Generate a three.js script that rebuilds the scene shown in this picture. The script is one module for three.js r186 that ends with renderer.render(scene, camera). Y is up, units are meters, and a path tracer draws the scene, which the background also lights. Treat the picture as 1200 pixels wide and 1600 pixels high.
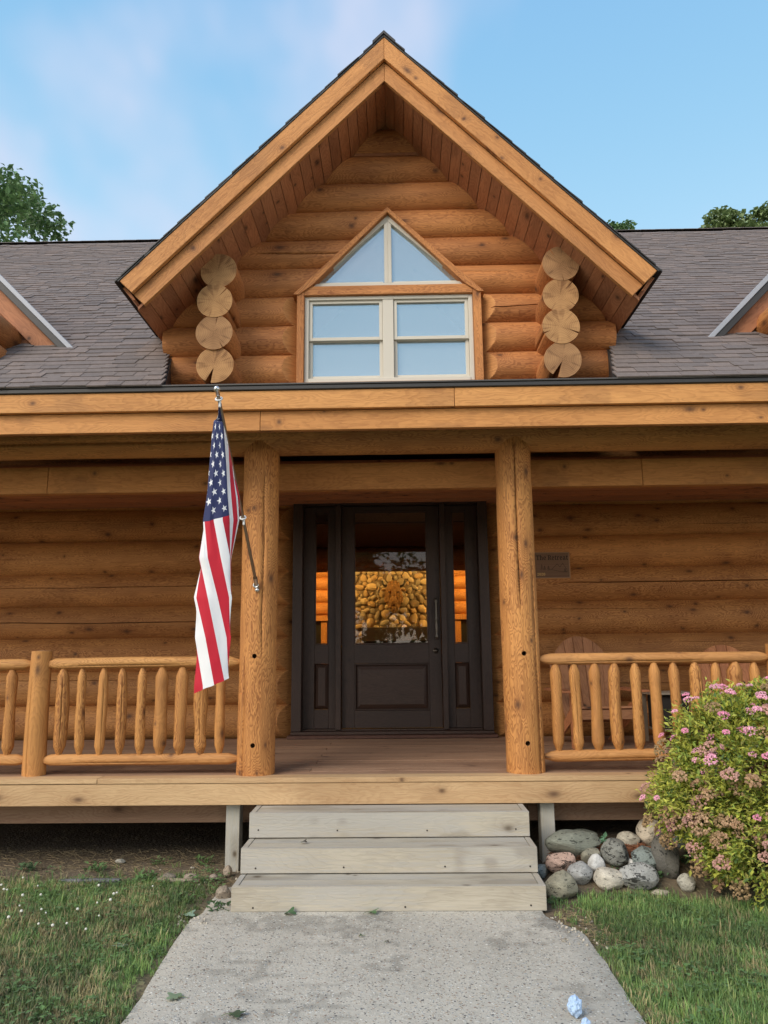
import * as THREE from 'three';
import { Brush, Evaluator, SUBTRACTION } from 'three-bvh-csg';
import { RoundedBoxGeometry } from 'three/addons/geometries/RoundedBoxGeometry.js';
import { mergeGeometries, toCreasedNormals } from 'three/addons/utils/BufferGeometryUtils.js';

// ------------------------------------------------------------------ camera, sky, sun, exposure
const scene = new THREE.Scene();
const camera = new THREE.PerspectiveCamera(2 * Math.atan(800 / 1191.87) * 180 / Math.PI, 0.75, 0.05, 400);
camera.position.set(0.0895, 1.5238, 5.7007);
camera.rotation.set(0.1826, 0.0186, -0.0102, 'YXZ');
camera.updateMatrixWorld(true);
const renderer = new THREE.WebGLRenderer({ antialias: true });
renderer.setSize(768, 1024);
renderer.toneMapping = THREE.LinearToneMapping;
renderer.toneMappingExposure = 1.95;
renderer.shadowMap.enabled = true;

// ---- noise
function mulberry(a) { return () => { a |= 0; a = a + 0x6D2B79F5 | 0; let t = Math.imul(a ^ a >>> 15, 1 | a); t = t + Math.imul(t ^ t >>> 7, 61 | t) ^ t; return ((t ^ t >>> 14) >>> 0) / 4294967296; }; }
const rand = mulberry(20240607);
const rr = (a, b) => a + (b - a) * rand();
function hash(x, y, s) { let h = Math.imul(x, 374761393) + Math.imul(y, 668265263) + Math.imul(s, 974711) | 0; h = Math.imul(h ^ h >>> 13, 1274126177); h ^= h >>> 16; return (h >>> 0) / 4294967296; }
function pn(x, y, px, py, s) {                       // tileable value noise
  const xi = Math.floor(x), yi = Math.floor(y), fx = x - xi, fy = y - yi;
  const u = fx * fx * (3 - 2 * fx), v = fy * fy * (3 - 2 * fy);
  const x0 = ((xi % px) + px) % px, x1 = (x0 + 1) % px, y0 = ((yi % py) + py) % py, y1 = (y0 + 1) % py;
  const a = hash(x0, y0, s), b = hash(x1, y0, s), c = hash(x0, y1, s), d = hash(x1, y1, s);
  return a + (b - a) * u + (c - a) * v + (a - b - c + d) * u * v;
}
const sm = (a, b, x) => { const t = Math.min(1, Math.max(0, (x - a) / (b - a))); return t * t * (3 - 2 * t); };
const mix = (a, b, t) => a + (b - a) * t;
const n2 = (x, y, s) => pn(x, y, 4096, 4096, s);
const fbm = (x, y, s, o = 4) => { let v = 0, a = .5, k = 1; for (let i = 0; i < o; i++) { v += a * n2(x * k + 17.3 * i, y * k + 9.1 * i, s + i); a *= .5; k *= 2.03; } return v / (1 - Math.pow(.5, o)); };
function n3(x, y, z, s) { const zi = Math.floor(z), f = z - zi, w = f * f * (3 - 2 * f); return mix(n2(x, y, s + zi * 31), n2(x, y, s + zi * 31 + 31), w); }

// ---- sky: pale evening blue with a few soft high clouds
{
  const W = 1024, H = 512, d = new Float32Array(W * H * 4);
  for (let j = 0; j < H; j++) for (let i = 0; i < W; i++) {
    const el = ((j + .5) / H - .5) * Math.PI, az = ((i + .5) / W - .5) * 2 * Math.PI;
    const x = Math.cos(az) * Math.cos(el), z = Math.sin(az) * Math.cos(el), y = Math.sin(el);
    const e = Math.max(0, el) * 180 / Math.PI;
    const t = 1 - Math.exp(-e / 8.5), t2 = sm(26, 60, e);
    let r = mix(2.05, .155, t), g = mix(1.78, .318, t), b = mix(1.44, .460, t);
    r = mix(r, .115, t2); g = mix(g, .245, t2); b = mix(b, .425, t2);
    const k = 2.2 / (y + .45), cl = fbm(x * k * 1.5 + 11.2, z * k * 1.1 + 4.0, 71, 5), cl2 = fbm(x * k * 5 + 2, z * k * 3.2 + 9, 91, 4);
    const c = sm(.44, .74, cl * .75 + cl2 * .25) * .7;
    r = mix(r, .41, c); g = mix(g, .405, c); b = mix(b, .485, c);
    const o = (j * W + i) * 4; d[o] = r; d[o + 1] = g; d[o + 2] = b; d[o + 3] = 1;
  }
  const tex = new THREE.DataTexture(d, W, H, THREE.RGBAFormat, THREE.FloatType);
  tex.mapping = THREE.EquirectangularReflectionMapping; tex.magFilter = tex.minFilter = THREE.LinearFilter; tex.needsUpdate = true;
  scene.background = tex; scene.environment = tex;
}
const sun = new THREE.DirectionalLight(new THREE.Color(1, .89, .74), 1.6);
sun.position.set(-11.2, 15.5, 12.3); sun.target.position.set(0, 2, -1);
sun.castShadow = true; sun.shadow.radius = 70; sun.shadow.mapSize.set(2048, 2048);
Object.assign(sun.shadow.camera, { left: -12, right: 12, top: 12, bottom: -12, near: 1, far: 60 });
scene.add(sun, sun.target);

// ------------------------------------------------------------------ helpers
const V = (x, y, z) => new THREE.Vector3(x, y, z);
const used = {};
const numbered = n => { const k = used[n] = (used[n] ?? -1) + 1; return k ? n + '_' + String(k).padStart(3, '0') : n; };
function add(name, geo, mat, parent) { const m = new THREE.Mesh(geo, mat); m.name = parent === scene ? numbered(name) : name; m.castShadow = m.receiveShadow = true; parent.add(m); return m; }
function part(name, parent) { const g = new THREE.Group(); g.name = name; parent.add(g); return g; }
function tag(o, label, category, group, kind) { o.userData = { label, category }; if (group) o.userData.group = group; if (kind) o.userData.kind = kind; return o; }
function thing(name, label, category, pos = [0, 0, 0], group) { const g = new THREE.Group(); g.name = numbered(name); g.position.set(...pos); scene.add(g); return tag(g, label, category, group); }
function struct(name, geo, mat, label) { const m = add(name, geo, mat, scene); m.userData = { kind: 'structure', label, category: 'ground' }; return m; }
// pixel of the 1200 x 1600 photograph -> point on a plane
function ray(u, v) { return V(u - 600, 800 - v, -1191.87).applyQuaternion(camera.quaternion); }
function atZ(u, v, z) { const d = ray(u, v); return d.multiplyScalar((z - camera.position.z) / d.z).add(camera.position); }
function atY(u, v, y) { const d = ray(u, v); return d.multiplyScalar((y - camera.position.y) / d.y).add(camera.position); }
function onGround(u, v) { const d = ray(u, v).normalize(), p = camera.position.clone(); for (let i = 0; i < 4000; i++) { p.addScaledVector(d, .004); if (p.y < groundH(p.x, p.z)) break; } return p; }

// ---- textures
function dataTex(data, w, h, srgb = true) { const t = new THREE.DataTexture(data, w, h, THREE.RGBAFormat); t.wrapS = t.wrapT = THREE.RepeatWrapping; t.magFilter = THREE.LinearFilter; t.minFilter = THREE.LinearMipmapLinearFilter; t.generateMipmaps = true; if (srgb) t.colorSpace = THREE.SRGBColorSpace; t.needsUpdate = true; return t; }
const enc = c => { c = Math.min(1, Math.max(0, c)); return 255 * (c <= .0031308 ? c * 12.92 : 1.055 * Math.pow(c, 1 / 2.4) - .055); };
// wood: u runs along the grain (L metres), v across (Wd metres)
function wood({ W = 1024, H = 512, L = 4, Wd = 1, light, dark, knotCol, knots = 14, rings = 26, warp = .5, ringAmt = .5, fiber = .25, blotch = .3, seed = 1, grey, stain = 0 }) {
  const r = mulberry(seed * 977 + 5), K = [];
  for (let i = 0; i < knots; i++) K.push([r() * L, r() * Wd, .008 + r() * .016, .8 + r() * 1.4]);
  const d = new Uint8Array(W * H * 4), b = new Uint8Array(W * H * 4);
  for (let j = 0; j < H; j++) for (let i = 0; i < W; i++) {
    const u = i / W * L, v = j / H * Wd;
    let phi = rings * Wd * warp * 1.6 * (pn(i / W * 5, j / H * 5, 5, 5, seed) + .42 * pn(i / W * 10, j / H * 14, 10, 14, seed + 1) + .13 * pn(i / W * 36, j / H * 40, 36, 40, seed + 2) + .05 * pn(i / W * 120, j / H * 90, 120, 90, seed + 3)) + rings * Wd * Math.round(1) * (j / H);
    let kd = 0, kr = 0;
    for (const k of K) {
      let du = Math.abs(u - k[0]); du = Math.min(du, L - du); if (du > .26) continue; let dv = Math.abs(v - k[1]); dv = Math.min(dv, Wd - dv);
      const q = (du * du / (k[3] * k[3]) + dv * dv) / (k[2] * k[2]);
      if (q < 60) { phi += 2.6 * Math.exp(-q / 9); const w = Math.exp(-q * .9) * (q < 1.2 ? 1 : .9); if (w > kd) kd = w; kr = Math.max(kr, Math.exp(-q / 7)); }
    }
    const f = phi - Math.floor(phi), late = sm(.25, .85, f) * (1 - sm(.88, 1, f));
    const fib = pn(i / W * 26, j / H * 150, 26, 150, seed + 5) * .6 + pn(i / W * 110, j / H * 256, 110, 256, seed + 6) * .4;
    const bl = pn(i / W * 7, j / H * 5, 7, 5, seed + 8) * .6 + pn(i / W * 23, j / H * 16, 23, 16, seed + 9) * .4;
    let t = late * ringAmt + (fib - .5) * fiber + (bl - .5) * blotch + .25 + kr * .25;
    t = Math.min(1, Math.max(0, t));
    let st = stain ? sm(.62, .8, pn(i / W * 9, j / H * 4, 9, 4, seed + 20) * .7 + pn(i / W * 40, j / H * 18, 40, 18, seed + 21) * .3) * stain : 0;
    const o = (j * W + i) * 4;
    for (let c = 0; c < 3; c++) {
      let x = mix(light[c], dark[c], t);
      if (grey) x = mix(x, grey[c], sm(.35, .7, pn(i / W * 5, j / H * 6, 5, 6, seed + 30) * .5 + fib * .5) * .75);
      x = mix(x, knotCol[c], Math.min(1, kd * .9 + st)); d[o + c] = enc(x);
    }
    d[o + 3] = 255; const hgt = 200 - late * 60 - (1 - fib) * 70 - kd * 60; b[o] = b[o + 1] = b[o + 2] = Math.max(0, hgt); b[o + 3] = 255;
  }
  return { map: dataTex(d, W, H), bump: dataTex(b, W, H, false) };
}
const mat = (o) => new THREE.MeshStandardMaterial(o);
const C = (r, g, b) => new THREE.Color().setRGB(r, g, b);
const tint = (t, k, rough = .72, bs = .0025) => mat({ map: t.map, bumpMap: t.bump, bumpScale: bs, color: C(...k), roughness: rough });
const WL = { L: 4, Wd: 1 };
const tLogA = wood({ W: 2048, H: 512, light: [.57, .272, .088], dark: [.25, .093, .024], knotCol: [.085, .032, .012], knots: 22, rings: 17, warp: .75, ringAmt: .44, fiber: .5, blotch: .65, seed: 3 });
const tLogB = wood({ W: 2048, H: 512, light: [.54, .25, .078], dark: [.23, .084, .022], knotCol: [.075, .03, .012], knots: 16, rings: 20, warp: .6, ringAmt: .44, fiber: .5, blotch: .7, seed: 11, stain: .12 });
const tPost = wood({ W: 2048, H: 512, light: [.59, .272, .083], dark: [.25, .088, .022], knotCol: [.085, .032, .012], knots: 26, rings: 22, warp: .62, ringAmt: .6, fiber: .45, blotch: .5, seed: 15 });
const tBoard = wood({ W: 2048, H: 512, light: [.66, .312, .098], dark: [.37, .150, .040], knotCol: [.12, .05, .022], knots: 30, rings: 16, warp: .42, ringAmt: .28, fiber: .5, blotch: .7, seed: 23, stain: .22 });
const tSoffit = wood({ W: 1024, H: 512, light: [.50, .215, .10], dark: [.28, .105, .045], knotCol: [.06, .025, .012], knots: 40, rings: 18, warp: .35, ringAmt: .35, blotch: .5, seed: 31, stain: .12 });
const tGrey = wood({ W: 2048, H: 512, light: [.47, .42, .335], dark: [.26, .215, .155], knotCol: [.12, .09, .06], knots: 9, rings: 14, warp: .4, ringAmt: .12, fiber: .6, blotch: .8, seed: 41, grey: [.43, .41, .375], stain: .3 });
const tDeck = wood({ W: 2048, H: 512, light: [.36, .225, .145], dark: [.20, .105, .062], knotCol: [.08, .04, .025], knots: 10, rings: 22, warp: .4, ringAmt: .3, fiber: .4, blotch: .6, seed: 53 });
const tFascia = wood({ W: 2048, H: 512, light: [.60, .40, .215], dark: [.38, .215, .10], knotCol: [.12, .06, .03], knots: 8, rings: 14, warp: .5, ringAmt: .2, fiber: .45, blotch: .7, seed: 59, stain: .1 });
const tDark = wood({ W: 1024, H: 512, light: [.048, .025, .017], dark: [.024, .012, .008], knotCol: [.018, .010, .008], knots: 6, rings: 22, warp: .35, ringAmt: .4, fiber: .5, blotch: .5, seed: 61 });
function endTex(light, dark, seed) {
  const S = 256, d = new Uint8Array(S * S * 4);
  for (let j = 0; j < S; j++) for (let i = 0; i < S; i++) {
    const x = i / S - .5, y = j / S - .5, a = Math.atan2(y, x), r = Math.hypot(x, y) + .012 * (fbm(x * 7 + 9, y * 7 + 9, seed) - .5);
    const ring = .5 + .5 * Math.sin(r * 150 + 2 * n2(x * 6 + 20, y * 6 + 20, seed + 3));
    const ray = .8 * sm(.66, .9, pn((a / Math.PI + 1) * 22, r * 3, 44, 9, seed + 4)) * .5, bl = fbm(x * 5 + 3, y * 5 + 3, seed + 7);
    const t = Math.min(1, Math.max(0, ring * .35 + ray + (bl - .5) * .9 + .15));
    const o = (j * S + i) * 4; for (let c = 0; c < 3; c++) d[o + c] = enc(mix(light[c], dark[c], t)); d[o + 3] = 255;
  }
  return dataTex(d, S, S);
}
const endMap = endTex([.46, .245, .10], [.18, .078, .028], 5);
const mEnd = [mat({ map: endMap, roughness: .85 }), mat({ map: endTex([.40, .215, .095], [.16, .073, .030], 27), roughness: .85 }), mat({ map: endTex([.48, .262, .108], [.19, .083, .030], 63), roughness: .85 })];
const mLog = [tint(tLogA, [1.05, 1.04, 1]), tint(tLogB, [1.06, 1.04, 1]), tint(tLogA, [.92, .87, .8]), tint(tLogB, [1.16, 1.12, 1.04]), tint(tPost, [.98, .96, .92])];
const mDormLog = [tint(tLogA, [1.06, .93, .9]), tint(tLogB, [1.04, .92, .92]), tint(tLogB, [.98, .86, .86])];
const mPost = [tint(tPost, [1.08, 1.06, 1.0]), tint(tPost, [1.1, 1.1, 1.04])];
const mRail = [tint(tLogA, [1.12, 1.2, 1.2]), tint(tBoard, [.86, .88, .92])];
const mBal = [tint(tPost, [1.1, 1.16, 1.1]), tint(tBoard, [.84, .82, .74]), tint(tPost, [1.0, 1.02, .95])];
const mBoard = tint(tBoard, [1, 1, 1]), mBoard2 = tint(tBoard, [.92, .88, .84]), mBarge = [tint(tBoard, [.92, .88, .9]), tint(tBoard, [.84, .79, .82])];
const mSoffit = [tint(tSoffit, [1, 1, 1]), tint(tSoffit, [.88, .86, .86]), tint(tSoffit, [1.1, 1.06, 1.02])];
const mCeil = [tint(tSoffit, [1, 1, 1]), tint(tSoffit, [1.1, 1.06, 1.02])];
const mGrey = tint(tGrey, [1, 1, 1], .85), mGreyTop = [mGrey, tint(tGrey, [.97, .97, .97], .85)];
const mDeck = [tint(tDeck, [1, 1, 1], .7), tint(tDeck, [.88, .86, .86], .7), tint(tDeck, [1.08, 1.06, 1.04], .7)], mDeckEdge = tint(tFascia, [1, 1, 1], .8);
const mDoor = tint(tDark, [1, 1, 1], .5, .0012), mDoor2 = tint(tDark, [1.25, 1.2, 1.15], .45, .0012);
const mRim = tint(tDeck, [1, 1, 1], .9);
const mTan = mat({ color: C(.60, .55, .47), roughness: .5 });
const mBlackMetal = mat({ color: C(.025, .024, .023), roughness: .45, metalness: .6 });
const mDrip = mat({ color: C(.034, .031, .031), roughness: .55 });
const mFlash = mat({ color: C(.36, .37, .41), roughness: .6, metalness: .2 });
const mSteel = mat({ color: C(.62, .62, .62), roughness: .28, metalness: 1 });
const mPole = mat({ color: C(.33, .27, .21), roughness: .35, metalness: .9 });

// uv in metres: u along dir, v across it
function grain(geo, dir = V(1, 0, 0), ou = rr(0, 4), ov = rr(0, 1)) {
  if (geo.index) geo = geo.toNonIndexed();
  const p = geo.attributes.position, n = geo.attributes.normal, uv = new Float32Array(p.count * 2), a = V(), b = V(), d = dir.clone().normalize(), c = V();
  for (let i = 0; i < p.count; i++) {
    a.fromBufferAttribute(p, i); b.fromBufferAttribute(n, i); c.crossVectors(b, d);
    if (c.lengthSq() < .05) { c.set(d.y, d.z, d.x); uv[2 * i] = ou + a.dot(V(d.z, d.x, d.y)) / 4; uv[2 * i + 1] = ov + a.dot(c); continue; }
    c.normalize(); const key = Math.abs(c.x) > .6 ? 'x' : Math.abs(c.y) > .6 ? 'y' : 'z'; if (c[key] < 0) c.negate();
    uv[2 * i] = ou + a.dot(d) / 4; uv[2 * i + 1] = ov + a.dot(c);
  }
  geo.setAttribute('uv', new THREE.BufferAttribute(uv, 2)); return geo;
}
const AX = { x: V(1, 0, 0), y: V(0, 1, 0), z: V(0, 0, 1) };
function plank(x0, x1, y0, y1, z0, z1, ax = 'x', bev = .004) {
  const w = x1 - x0, h = y1 - y0, d = z1 - z0;
  const g = bev ? new RoundedBoxGeometry(w, h, d, 1, Math.min(bev, w * .3, h * .3, d * .3)) : new THREE.BoxGeometry(w, h, d).toNonIndexed();
  g.translate((x0 + x1) / 2, (y0 + y1) / 2, (z0 + z1) / 2); return grain(g, AX[ax]);
}
function prism(pts, z0, z1, dir, bev = .003) {          // polygon in XY, thick along z
  const s = new THREE.Shape(pts.map(p => new THREE.Vector2(p[0], p[1])));
  const g = new THREE.ExtrudeGeometry(s, { depth: z1 - z0 - 2 * bev, bevelEnabled: bev > 0, bevelThickness: bev, bevelSize: bev, bevelOffset: -bev, bevelSegments: 1 });
  g.translate(0, 0, z0 + bev); return grain(g, dir);
}
function hexa(c) {                                        // box from 8 corners: 0-3 front loop, 4-7 back loop
  const F = [[0, 1, 2, 3], [5, 4, 7, 6], [4, 0, 3, 7], [1, 5, 6, 2], [3, 2, 6, 7], [4, 5, 1, 0]], p = [];
  for (const f of F) for (const i of [f[0], f[1], f[2], f[0], f[2], f[3]]) p.push(c[i].x, c[i].y, c[i].z);
  const g = new THREE.BufferGeometry(); g.setAttribute('position', new THREE.Float32BufferAttribute(p, 3)); g.computeVertexNormals(); return g;
}
// a log along +x, with checks (splits), chamfered ends, hand-hewn unevenness
function makeLog({ L, r = .14, rf = () => 1, nA = 26, nL = 26, seed = 1, rough = .018, bow = .008, checks = [], chamS, chamE, post, ts, capOut = .006 }) {
  const A = [], maxW = .10;
  for (let i = 0; i <= nA; i++) { const a = i / nA * 2 * Math.PI; if (!checks.some(c => Math.abs(c.th - a) < c.w / r / 2 + maxW + .03)) A.push({ a, k: 0 }); }
  for (const c of checks) { const dl = c.w / r / 2; A.push({ a: c.th - dl, k: 1, c }, { a: c.th, k: 2, c }, { a: c.th + dl, k: 1, c }); }
  A.sort((p, q) => p.a - q.a);
  const T = ts || [...Array(nL + 1)].map((_, i) => i / nL), FL = [], P = [], UV = [], I = [], n = A.length, ou = rr(0, 4), ov = rr(0, 1);
  const by = (n2(seed * 3.1, 1, 7) - .5) * 2 * bow, bz = (n2(seed * 5.7, 2, 8) - .5) * 2 * bow;
  T.forEach(t => {
    for (const q of A) {
      let a = q.a, cut = 0;
      if (q.c) { const c = q.c, e = Math.min(sm(c.u0 - .001, c.u0 + (c.u0 > 0 ? .12 : 0), t), 1 - sm(c.u1 - (c.u1 < 1 ? .12 : 0), c.u1 + .001, t)); a += (fbm(t * 5, seed, 3, 3) - .5) * 2 * maxW * (c.wander ?? 1); if (q.k === 2) cut = c.d * e; }
      const rad = r * rf(t) * (1 + rough * (n3(t * L * 2.2, Math.cos(q.a) * 1.3 + 5, Math.sin(q.a) * 1.3 + 5, seed * 13) - .5) * 2 + rough * .6 * (n3(t * L * 9, Math.cos(q.a) * 4 + 9, Math.sin(q.a) * 4 + 9, seed * 13 + 5) - .5) * 2) - cut;
      let x = t * L, y = rad * Math.sin(a) + by * Math.sin(Math.PI * t), z = -rad * Math.cos(a) + bz * Math.sin(Math.PI * t);
      const zz = z; if (chamS && x < chamS.l + .02) z = Math.min(z, chamS.z + x * chamS.k);
      if (chamE && L - x < chamE.l + .02) z = Math.min(z, chamE.z + (L - x) * chamE.k);
      FL.push(zz - z > .0005);
      const v = V(x, y, z); if (post) post(v);
      P.push(v.x, v.y, v.z); UV.push(ou + v.x / 4, ov + a * r);
    }
  });
  const m = T.length, cut = [];
  for (let j = 0; j < m - 1; j++) for (let i = 0; i < n - 1; i++) { const a = j * n + i, b = a + 1, c = a + n, d = c + 1; for (const t of [[a, b, c], [b, d, c]]) (t.filter(q => FL[q]).length >= 2 ? cut : I).push(...t); }
  const side = I.length;
  I.push(...cut);
  for (const [row, s] of [[0, -1], [m - 1, 1]]) {
    const b0 = P.length / 3; let cx = 0, cy = 0, cz = 0;
    for (let i = 0; i < n; i++) { const o = (row * n + i) * 3; P.push(P[o], P[o + 1], P[o + 2]); cx += P[o]; cy += P[o + 1]; cz += P[o + 2]; UV.push(.5 + P[o + 1] / r / 2.2, .5 + P[o + 2] / r / 2.2); }
    P.push(cx / n + s * capOut, cy / n, cz / n); UV.push(.5, .5); const ce = P.length / 3 - 1;
    for (let i = 0; i < n - 1; i++) s > 0 ? I.push(b0 + i, b0 + i + 1, ce) : I.push(b0 + i + 1, b0 + i, ce);
  }
  const g = new THREE.BufferGeometry(); g.setAttribute('position', new THREE.Float32BufferAttribute(P, 3)); g.setAttribute('uv', new THREE.Float32BufferAttribute(UV, 2)); g.setIndex(I);
  g.addGroup(0, side, 0); g.addGroup(side, I.length - side, 1); if (chamS || chamE) return toCreasedNormals(g, .42); g.computeVertexNormals(); return g;
}
const endTs = (L, l, s, e, n = 22) => { const t = new Set(); for (let i = 0; i <= n; i++) t.add(i / n); if (s) for (let i = 0; i <= 16; i++) t.add(l * i / 16 / L); if (e) for (let i = 0; i <= 16; i++) t.add(1 - l * i / 16 / L); return [...t].sort((a, b) => a - b).filter((v, i, A) => !i || v - A[i - 1] > 1e-4); };
const pick = a => a[Math.floor(rand() * a.length)];

// ------------------------------------------------------------------ ground, path
function groundH(x, z) {
  let h = .012 * (fbm(x * 1.3 + 40, z * 1.3 + 40, 5, 3) - .5);
  h += .15 * sm(.98, 1.25, x) * (1 - sm(.02, .58, z)) * (1 - sm(3.4, 5, x));          // stone berm at the right of the steps
  h -= .05 * sm(.2, -1.5, z) * 0;
  const onPath = sm(1.32, 1.12, Math.abs(x)) * sm(.3, .6, z); return h * (1 - onPath) - .012 * onPath;
}
function soilMaps() {
  const S = 1024, d = new Uint8Array(S * S * 4), b = new Uint8Array(S * S * 4);
  for (let j = 0; j < S; j++) for (let i = 0; i < S; i++) {
    const x = i / S, y = j / S, f = pn(x * 220, y * 220, 220, 220, 1) * .5 + pn(x * 90, y * 90, 90, 90, 2) * .5, bl = pn(x * 8, y * 8, 8, 8, 3) * .5 + pn(x * 24, y * 24, 24, 24, 4) * .5, st = sm(.66, .8, pn(x * 150, y * 110, 150, 110, 6) * .6 + pn(x * 31, y * 31, 31, 31, 7) * .4);
    let r = mix(.085, .20, f * .6 + bl * .4), g = mix(.062, .150, f * .6 + bl * .4), bb = mix(.040, .098, f * .6 + bl * .4);
    r = mix(r, .32, st * .55); g = mix(g, .26, st * .55); bb = mix(bb, .15, st * .55);
    const o = (j * S + i) * 4; d[o] = enc(r); d[o + 1] = enc(g); d[o + 2] = enc(bb); d[o + 3] = 255; b[o] = b[o + 1] = b[o + 2] = 255 * (f * .7 + st * .3); b[o + 3] = 255;
  }
  return { map: dataTex(d, S, S), bump: dataTex(b, S, S, false) };
}
const tSoil = soilMaps();
{
  const xs = [-150, -60, -20, -8], zs = [-150, -60, -20, -8]; for (let x = -5; x <= 5.001; x += .09) xs.push(x); xs.push(8, 20, 60, 150); for (let z = -4; z <= 4.5; z += .09) zs.push(z); zs.push(7, 12, 30, 80, 150);
  const P = [], U = [], I = [], CC = []; for (const z of zs) for (const x of xs) { P.push(x, groundH(x, z), z); U.push(x / 2.3, z / 2.3); const lw = sm(.3, .9, z) * sm(1.05, 1.3, Math.abs(x)) + sm(3, 6, Math.abs(z)) + sm(4, 7, Math.abs(x)), k = Math.min(1, lw); CC.push(mix(1, .74, k), mix(1, 1.05, k), mix(1, .68, k)); }
  for (let j = 0; j < zs.length - 1; j++) for (let i = 0; i < xs.length - 1; i++) { const a = j * xs.length + i, b = a + 1, c = a + xs.length, d = c + 1; I.push(a, c, b, b, c, d); }
  const g = new THREE.BufferGeometry(); g.setAttribute('position', new THREE.Float32BufferAttribute(P, 3)); g.setAttribute('uv', new THREE.Float32BufferAttribute(U, 2)); g.setAttribute('color', new THREE.Float32BufferAttribute(CC, 3)); g.setIndex(I); g.computeVertexNormals();
  struct('ground', g, mat({ vertexColors: true,  map: tSoil.map, bumpMap: tSoil.bump, bumpScale: .012, roughness: .95 }), 'brown soil and lawn ground around the log house');
}
const pathL = z => -1.10 + .035 * (fbm(z * 3 + 3, 1, 11, 4) - .5) - .055 * sm(2.2, .8, z) + .05 * sm(.95, .8, z);
const pathR = z => 1.095 + .05 * (fbm(z * 3 + 8, 5, 12, 4) - .5) + .0 - .17 * sm(1.25, .85, z);
{
  const S = 2048, d = new Uint8Array(S * S * 4), b = new Uint8Array(S * S * 4), r = mulberry(77), base = new Float32Array(S * S * 4);
  for (let j = 0; j < S; j++) for (let i = 0; i < S; i++) {
    const x = i / S, y = j / S, f = pn(x * 500, y * 500, 500, 500, 1) * .4 + pn(x * 160, y * 160, 160, 160, 2) * .35 + pn(x * 12, y * 12, 12, 12, 3) * .25, bl = pn(x * 5, y * 5, 5, 5, 4), o = (j * S + i) * 4;
    const st = sm(.55, .8, pn(x * 7, y * 7, 7, 7, 9) * .6 + pn(x * 40, y * 40, 40, 40, 10) * .4), k = mix(.35, .58, f) * mix(.88, 1.1, bl) * (1 - .32 * st);
    base[o] = k * 1.05; base[o + 1] = k * .97; base[o + 2] = k * .83; base[o + 3] = .35 + .3 * f;
  }
  for (let n = 0; n < 24000; n++) {                         // pebbles exposed in the concrete
    const cx = r() * S, cy = r() * S, rad = 2.4 + 5.4 * r() * r(), el = .65 + .35 * r(), an = r() * 3.14, w = r(); let c = w < .34 ? [.66, .64, .58] : w < .52 ? [.085, .085, .088] : w < .72 ? [.42, .33, .24] : w < .88 ? [.36, .37, .37] : [.30, .20, .15];
    const br = .75 + .5 * r(); c = c.map(v => v * br); const ca = Math.cos(an), sa = Math.sin(an), R = Math.ceil(rad);
    for (let y = -R; y <= R; y++) for (let x = -R; x <= R; x++) { const p = (x * ca + y * sa) / rad, q = (-x * sa + y * ca) / (rad * el), m = p * p + q * q; if (m > 1) continue; const o = (((cy + y + S) % S | 0) * S + ((cx + x + S) % S | 0)) * 4, k = sm(1, .6, m) * .8; for (let h = 0; h < 3; h++) base[o + h] = mix(base[o + h], c[h], k); base[o + 3] = .45 + .5 * (1 - m); }
  }
  for (let o = 0; o < S * S * 4; o += 4) { for (let h = 0; h < 3; h++) d[o + h] = enc(base[o + h]); d[o + 3] = 255; b[o] = b[o + 1] = b[o + 2] = 255 * base[o + 3]; b[o + 3] = 255; }
  const mp = mat({ map: dataTex(d, S, S), bumpMap: dataTex(b, S, S, false), bumpScale: .006, roughness: .88 });
  const P = [], U = [], I = [], nx = 12, zz = []; for (let z = .3; z <= 4.8; z += .03) zz.push(z);
  zz.forEach(z => { for (let i = -1; i <= nx + 1; i++) { const t = Math.min(1, Math.max(0, i / nx)), e = i < 0 || i > nx, x = mix(pathL(z), pathR(z), t) + (i < 0 ? -.015 : i > nx ? .015 : 0); P.push(x, e ? -.06 : .004 + .004 * fbm(x * 3, z * 3, 6), z); U.push(x / 2.2, z / 2.2); } });
  const n = nx + 3; for (let j = 0; j < zz.length - 1; j++) for (let i = 0; i < n - 1; i++) { const a = j * n + i; I.push(a, a + n, a + 1, a + 1, a + n, a + n + 1); }
  const g = new THREE.BufferGeometry(); g.setAttribute('position', new THREE.Float32BufferAttribute(P, 3)); g.setAttribute('uv', new THREE.Float32BufferAttribute(U, 2)); g.setIndex(I); g.computeVertexNormals();
  const p = struct('path', g, mp, 'exposed aggregate concrete walk leading to the wooden steps'); p.userData.category = 'path';
}

// ------------------------------------------------------------------ the log house
const house = thing('log_house', 'honey brown log house with steep front gable, covered porch and dark entry door', 'house');
const DK = .653, GX = .03;

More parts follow.
